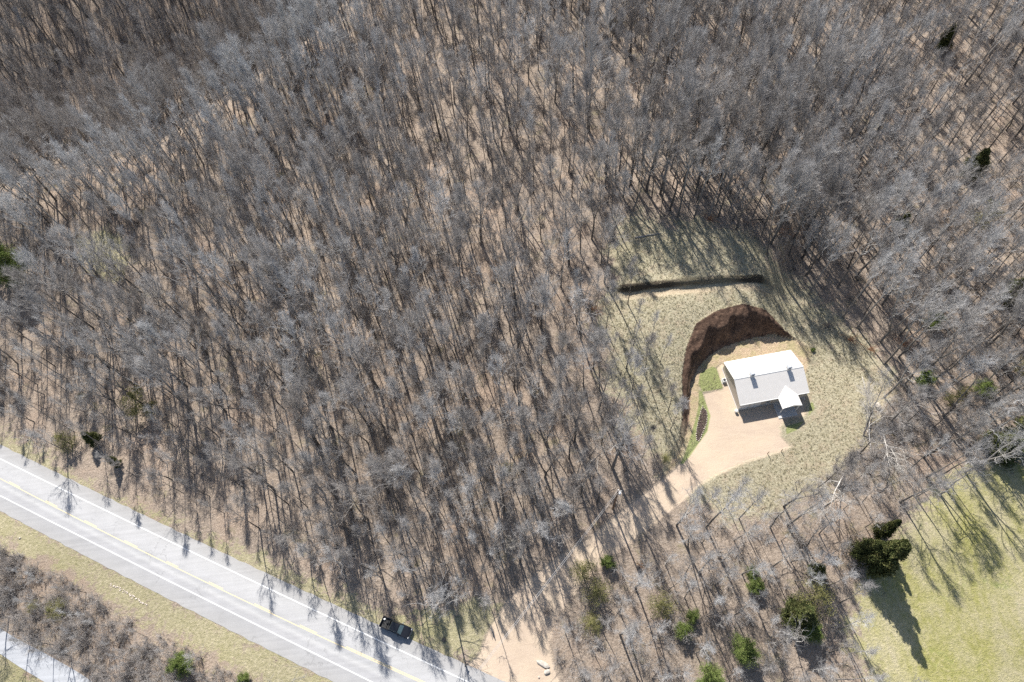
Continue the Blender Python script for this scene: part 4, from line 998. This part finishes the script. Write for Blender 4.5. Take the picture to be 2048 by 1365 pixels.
# cab
m = MB()
def ring(x0, x1, hw_, z): return [(x0, -hw_, z), (x1, -hw_, z), (x1, hw_, z), (x0, hw_, z)]
V = ring(-.98, 1.45, .9, 1.16)+ring(-.80, .72, .72, 1.76); m.add(V, [(3, 2, 1, 0), (4, 5, 6, 7), (0, 1, 5, 4), (1, 2, 6, 5), (2, 3, 7, 6), (3, 0, 4, 7)]); cab = m.build('cab_glass', M['glass'], truck)
m = MB(); V = ring(-.86, .76, .76, 1.755)+ring(-.74, .62, .66, 1.84); m.add(V, [(3, 2, 1, 0), (4, 5, 6, 7), (0, 1, 5, 4), (1, 2, 6, 5), (2, 3, 7, 6), (3, 0, 4, 7)]); m.build('cab_roof', M['paint'], truck, bevel=.03)
m = MB(); V = [(1.40, -.8, 1.205), (1.40, .8, 1.205), (.80, .66, 1.72), (.80, -.66, 1.72)]; V += [(a+.02, b, c+.025) for a, b, c in V]; m.add(V, [(0, 1, 2, 3), (7, 6, 5, 4), (0, 4, 5, 1), (1, 5, 6, 2), (2, 6, 7, 3), (3, 7, 4, 0)]); m.build('windscreen', M['shield_glass'], truck)
for s in (-1, 1):
    m = MB(); m.tube([(.15, s*.895, 1.17), (.1, s*.745, 1.75)], .045, 6); m.tube([(1.44, s*.895, 1.17), (.74, s*.73, 1.76)], .05, 6); m.tube([(-.97, s*.895, 1.17), (-.8, s*.73, 1.76)], .07, 6); m.build('pillar', M['paint'], truck)
    m = MB(); m.box((1.05, s*1.09, 1.22), (.14, .22, .2)); m.build('mirror', M['chrome'] if s > 0 else M['paint'], truck, bevel=.02)
    m = MB(); m.box((2.8, s*.76, .86), (.16, .32, .18)); m.build('headlight', M['lamp'], truck, bevel=.02)
    m = MB(); m.box((-2.85, s*.88, .95), (.06, .14, .36)); m.build('tail_light', M['tail'], truck)
    for x in (-1.85, 1.85):
        m = MB(); m.tube([(x, s*.74, .38), (x, s*.99, .38)], .385, 20); wh = m.build('wheel', M['rubber'], truck)
        m = MB(); m.tube([(x, s*.98, .38), (x, s*1.0, .38)], .22, 14); m.build('rim', M['chrome'], wh)
m = MB(); m.box((2.93, 0, .58), (.14, 1.8, .2)); m.build('bumper', M['chrome'], truck, bevel=.03)
m = MB(); m.box((-2.95, 0, .55), (.16, 1.75, .18)); m.build('bumper', M['chrome'], truck, bevel=.03)
m = MB(); m.box((2.9, 0, .83), (.05, 1.1, .2)); m.build('grille', M['dark'], truck)
m = MB(); m.tube([(-1.15, -.8, 1.2), (-1.15, -.7, 1.62), (-1.15, .7, 1.62), (-1.15, .8, 1.2)], .04, 6); m.build('bed_rack', M['bed'], truck)
def tpos(x, y, z):
    q = truck.matrix_basis if False else Matrix.Rotation(truck.rotation_euler[2], 4, 'Z'); v = q @ Vector((x, y, z)); return (truck.location[0]+v.x, truck.location[1]+v.y, truck.location[2]+v.z)
m = MB(); m.box((0, 0, .17), (.75, .5, .34)); o = m.build('toolbox', M['bed'], None, bevel=.02); o.location = tpos(-1.6, .3, .765); o.rotation_euler = (0, 0, truck.rotation_euler[2]+.3); tag(o, 'dark box lying in the open bed of the black pickup', 'box')
m = MB(); m.box((0, 0, .14), (.42, .34, .28), taper=.8); o = m.build('bucket', M['trim'], None, bevel=.02); o.location = tpos(-2.45, .5, .765); o.name = 'cooler'; tag(o, 'small white cooler at the tailgate corner of the black pickup bed', 'cooler')

# ------------------------------------------------------------------ power pole and lines
pp = at(1226, 1018); PH = 11.8
pole = empty('power_pole', pp, .0, 'brown wooden power pole with grey transformer beside the driveway', 'power pole')
m = MB(); m.tube([(0, 0, -.5), (0, 0, PH)], [.19, .12], 12); m.build('pole', M['pole'], pole)
m = MB(); m.tube([(.38, -.12, PH-2.1), (.38, -.12, PH-1.25)], .24, 14); tf = m.build('transformer', M['galv'], pole); m = MB(); m.tube([(.38, -.12, PH-1.25), (.38, -.12, PH-1.0)], .05, 8); m.build('bushing', M['trim'], tf)
m = MB(); m.tube([(0, 0, PH), (0, 0, PH+.3)], [.06, .08], 8); m.build('insulator', M['trim'], pole)
m = MB(); m.tube([(.1, 0, PH-1.8), (.38, -.12, PH-1.8)], .04, 6); m.build('bracket', M['galv'], pole)
m = MB(); m.box((.35, 0, PH-.6), (.7, .08, .1)); m.build('crossarm', M['galv'], pole)
dirw = plane(1083, 1184, 10)-plane(1239.5, 978, PH+pp[2]); dirw /= np.linalg.norm(dirw)
far = np.array([pp[0], pp[1]])+dirw*46
for dz, sd, lab in ((PH+.28, 0, 'upper of the two thin pale wires from the power pole'), (PH-1.1, .1, 'lower of the two thin pale wires from the power pole')):
    pts = []
    for k in range(25):
        t_ = k/24; x = pp[0]+(far[0]-pp[0])*t_+(-dirw[1])*sd*2*t_*0; y = pp[1]+(far[1]-pp[1])*t_; z = (pp[2]+dz)*(1-t_)+(11.0+(.0 if sd == 0 else -1.5))*t_-1.0*4*t_*(1-t_)*.5
        pts.append((x-dirw[1]*sd, y+dirw[0]*sd, z))
    m = MB(); m.tube(pts, .022, 5); tag(m.build('power_line', M['wire']), lab, 'power line', 'power lines')
r2_ = empty('power_pole', (far[0], far[1], 0), 0, 'wooden power pole across the road where the wires end', 'power pole')
m = MB(); m.tube([(0, 0, -.5), (0, 0, 11.1)], [.19, .12], 12); m.build('pole', M['pole'], r2_)

# ------------------------------------------------------------------ rocks, logs, dead wood, posts
def rock(name, p, size, lab, cat='rock', group=None, seed=0, mat='rock', flat=.6):
    bm = bmesh.new(); bmesh.ops.create_icosphere(bm, subdivisions=2, radius=1); R = random.Random(seed)
    ax = [Vector((R.gauss(0, 1), R.gauss(0, 1), R.gauss(0, 1))).normalized() for _ in range(7)]
    for v in bm.verts:
        k = 1-.32*max(0, max(v.co.dot(a) for a in ax)-.62)/.38; v.co *= k*R.uniform(.95, 1.05); v.co.x *= size[0]/2; v.co.y *= size[1]/2; v.co.z *= size[2]/2
    me = bpy.data.meshes.new(name); bm.to_mesh(me); bm.free(); o = link(name, me, None, M[mat]); o.location = (p[0], p[1], p[2]+size[2]*.28); o.rotation_euler = (0, 0, R.uniform(0, 6)); tag(o, lab, cat, group); return o
rock('boulder', at(1754, 813), (1.7, 1.3, 1.2), 'white boulder at the clearing edge beside the leaning dark tree', 'boulder', None, 1)
rock('rock', at(1086, 1328), (1.3, 2.6, .5), 'flat pale rock at the right edge of the driveway mouth, upper one', 'rock', 'pale rocks', 2)
rock('rock', at(1094, 1344), (1.0, 1.3, .5), 'smaller pale rock just below the flat one at the driveway mouth', 'rock', 'pale rocks', 3)
rock('rock', at(1078, 1355), (.4, .4, .3), 'fist sized brown rock on the driveway mouth', 'rock', 'pale rocks', 4, 'redrock')
rock('rock', at(40, 1077), (.5, .5, .3), 'small white rock on the verge near the left edge', 'rock', 'pale rocks', 5)
# stones edging the flower bed
mp = resample(W_['mulch']+[W_['mulch'][0]], .42); first = None
for k, q in enumerate(mp[:-1]):
    if first is None:
        first = rock('edging_stone', (q[0], q[1], T(*q)), (.3, .26, .26), 'small pale stone edging the dark flower bed', 'stone', 'stones edging the flower bed', 9, 'redrock'); continue
    o = first.copy(); C.objects.link(o); o.location = (q[0]+rng.uniform(-.06, .06), q[1]+rng.uniform(-.06, .06), T(*q)+.06); o.rotation_euler = (0, 0, rng.uniform(0, 6)); s = rng.uniform(.7, 1.2); o.scale = (s, s, s)
# rip-rap strip in the verge
a, b = at(222, 1168), at(292, 1210)
for k in range(34):
    t_ = k/33; x = a[0]+(b[0]-a[0])*t_; y = a[1]+(b[1]-a[1])*t_; s = rng.uniform(.7, 1.5)
    if k == 0: f2 = rock('drain_stone', (x, y, 0), (.3, .26, .1), 'greyish stone in the line of drain stones along the lower verge', 'stone', 'drain stones on the lower verge', 12, 'redrock'); continue
    o = f2.copy(); C.objects.link(o); o.location = (x+rng.uniform(-.2, .2), y+rng.uniform(-.2, .2), .05); o.scale = (s, s, s); o.rotation_euler = (0, 0, rng.uniform(0, 6))
def log(name, a, b, r, lab, cat, mat='bark', z=.1, sag=0, group=None):
    A = at(*a); B = at(*b); n = 7; pts = []
    for k in range(n):
        t_ = k/(n-1); x = A[0]+(B[0]-A[0])*t_+rng.uniform(-.08, .08); y = A[1]+(B[1]-A[1])*t_+rng.uniform(-.08, .08); pts.append((x, y, T(x, y)+z))
    m = MB(); m.tube(pts, [r*(1-.55*k/(n-1)) for k in range(n)], 8); return tag(m.build(name, M[mat], None, smooth=True), lab, cat, group)
log('fallen_pole', (1724, 755), (1746, 832), .07, 'thin pale fallen pole in the grass above the boulder', 'log', 'pale_bark')
log('log', (1270, 476), (1322, 468), .16, 'grey log lying across the shaded terrace', 'log', 'twig', .14)
log('log', (1500, 440), (1560, 438), .10, 'thin dark log above the terrace right end', 'log', 'bark', .1)
log('log', (1745, 868), (1790, 905), .16, 'dark log lying beside the dead white tree', 'log', 'bark', .16)
# dead trees, silvery white, partly broken
def dead(px, py, seed, H, rot, lab, sc=1.0, dn=.45):
    big, fine2 = grow(seed, H=H, base=.3, spread=3.2, nl=9, tr=.11, dens=dn, wander=.4, up=.15, thick=1.5)
    p = at(px, py); r = empty('dead_tree', (p[0], p[1], p[2]+.15), 0, lab, 'dead tree', 'dead silvery trees'); r.rotation_euler = rot; r.scale = (sc,)*3
    V, F = tubes_fast(big, 6); me = np_mesh('trunk', V, F, True); link('trunk', me, r, M['pale_bark']); V, F = tubes_fast(fine2, 3); me = np_mesh('branch_tangle', V, F); link('branch_tangle', me, r, M['pale_bark'])
dead(1690, 945, 71, 11, (radians(70), radians(10), radians(-52)), 'fallen dead white tree with tangled branches below the clearing corner', 1.35, .8)
dead(1742, 905, 72, 8, (radians(74), 0, radians(170)), 'fallen dead white tree lying against the leaning dark tree', 1.5, .8)
dead(1765, 865, 73, 7, (radians(66), radians(0), radians(-20)), 'fallen dead white tree beside the pale boulder', 1.5, .6)
dead(1895, 150, 74, 17, (0, .1, 0), 'white dead tree standing alone in the top right wood')
dead(995, 1105, 75, 10, (.35, .2, 1.0), 'white dead tree with bleached limbs above the driveway mouth')
dead(1185, 925, 76, 11, (.2, -.1, 2.0), 'bleached dead tree in the wood left of the power pole')
dead(930, 1030, 77, 10, (.1, -.2, 4.0), 'bleached dead tree in the wood well above the black pickup')
dead(1590, 1290, 83, 9, (.2, .3, 3.0), 'bleached dead tree right of the round green tree in the lower wood')
# broken stump
p = at(985, 1262); r = empty('broken_stump', p, .4, 'broken pale tree stump beside the driveway mouth', 'stump')
m = MB(); m.tube([(0, 0, -.2), (0, .1, .9), (.12, .5, 2.2)], [.2, .16, .05], 9); m.build('trunk', M['pale_bark'], r); m = MB(); m.tube([(0, 0, .5), (-.4, .2, 1.5)], [.09, .03], 6); m.build('splinter', M['pale_bark'], r)
# mailbox
p = at(933, 1332); r = empty('mailbox', p, math.atan2(_n[1], _n[0])+pi, 'small dark mailbox on a post where driveway meets road', 'mailbox')
m = MB(); m.box((0, 0, .5), (.1, .1, 1.15)); m.build('post', M['pole'], r); m = MB(); m.prism([(-.1, 1.07), (.1, 1.07), (.1, 1.2), (.06, 1.27), (-.06, 1.27), (-.1, 1.2)], 0, -.25, .25)
V = [(v[0], v[1], v[2]) for v in m.v]; m.build('box', M['dark'], r)
# low dark stump in the verge grass
p = at(888, 1280); m = MB(); m.tube([(0, 0, -.1), (0, 0, .35)], [.42, .3], 10); o = m.build('stump', M['bark'], None); o.location = p; tag(o, 'low dark stump in the verge grass right of the black pickup', 'stump')
for k, (px, py, lab) in enumerate([(1535, 908, 'short wooden post at the gravel lower edge, left of two'), (1562, 903, 'short wooden post at the gravel lower edge, right of two')]):
    p = at(px, py); m = MB(); m.tube([(0, 0, -.2), (0, 0, 1.15)], [.075, .06], 8); o = m.build('fence_post', M['pole'], None); o.location = p; tag(o, lab, 'fence post', 'posts at the gravel edge')
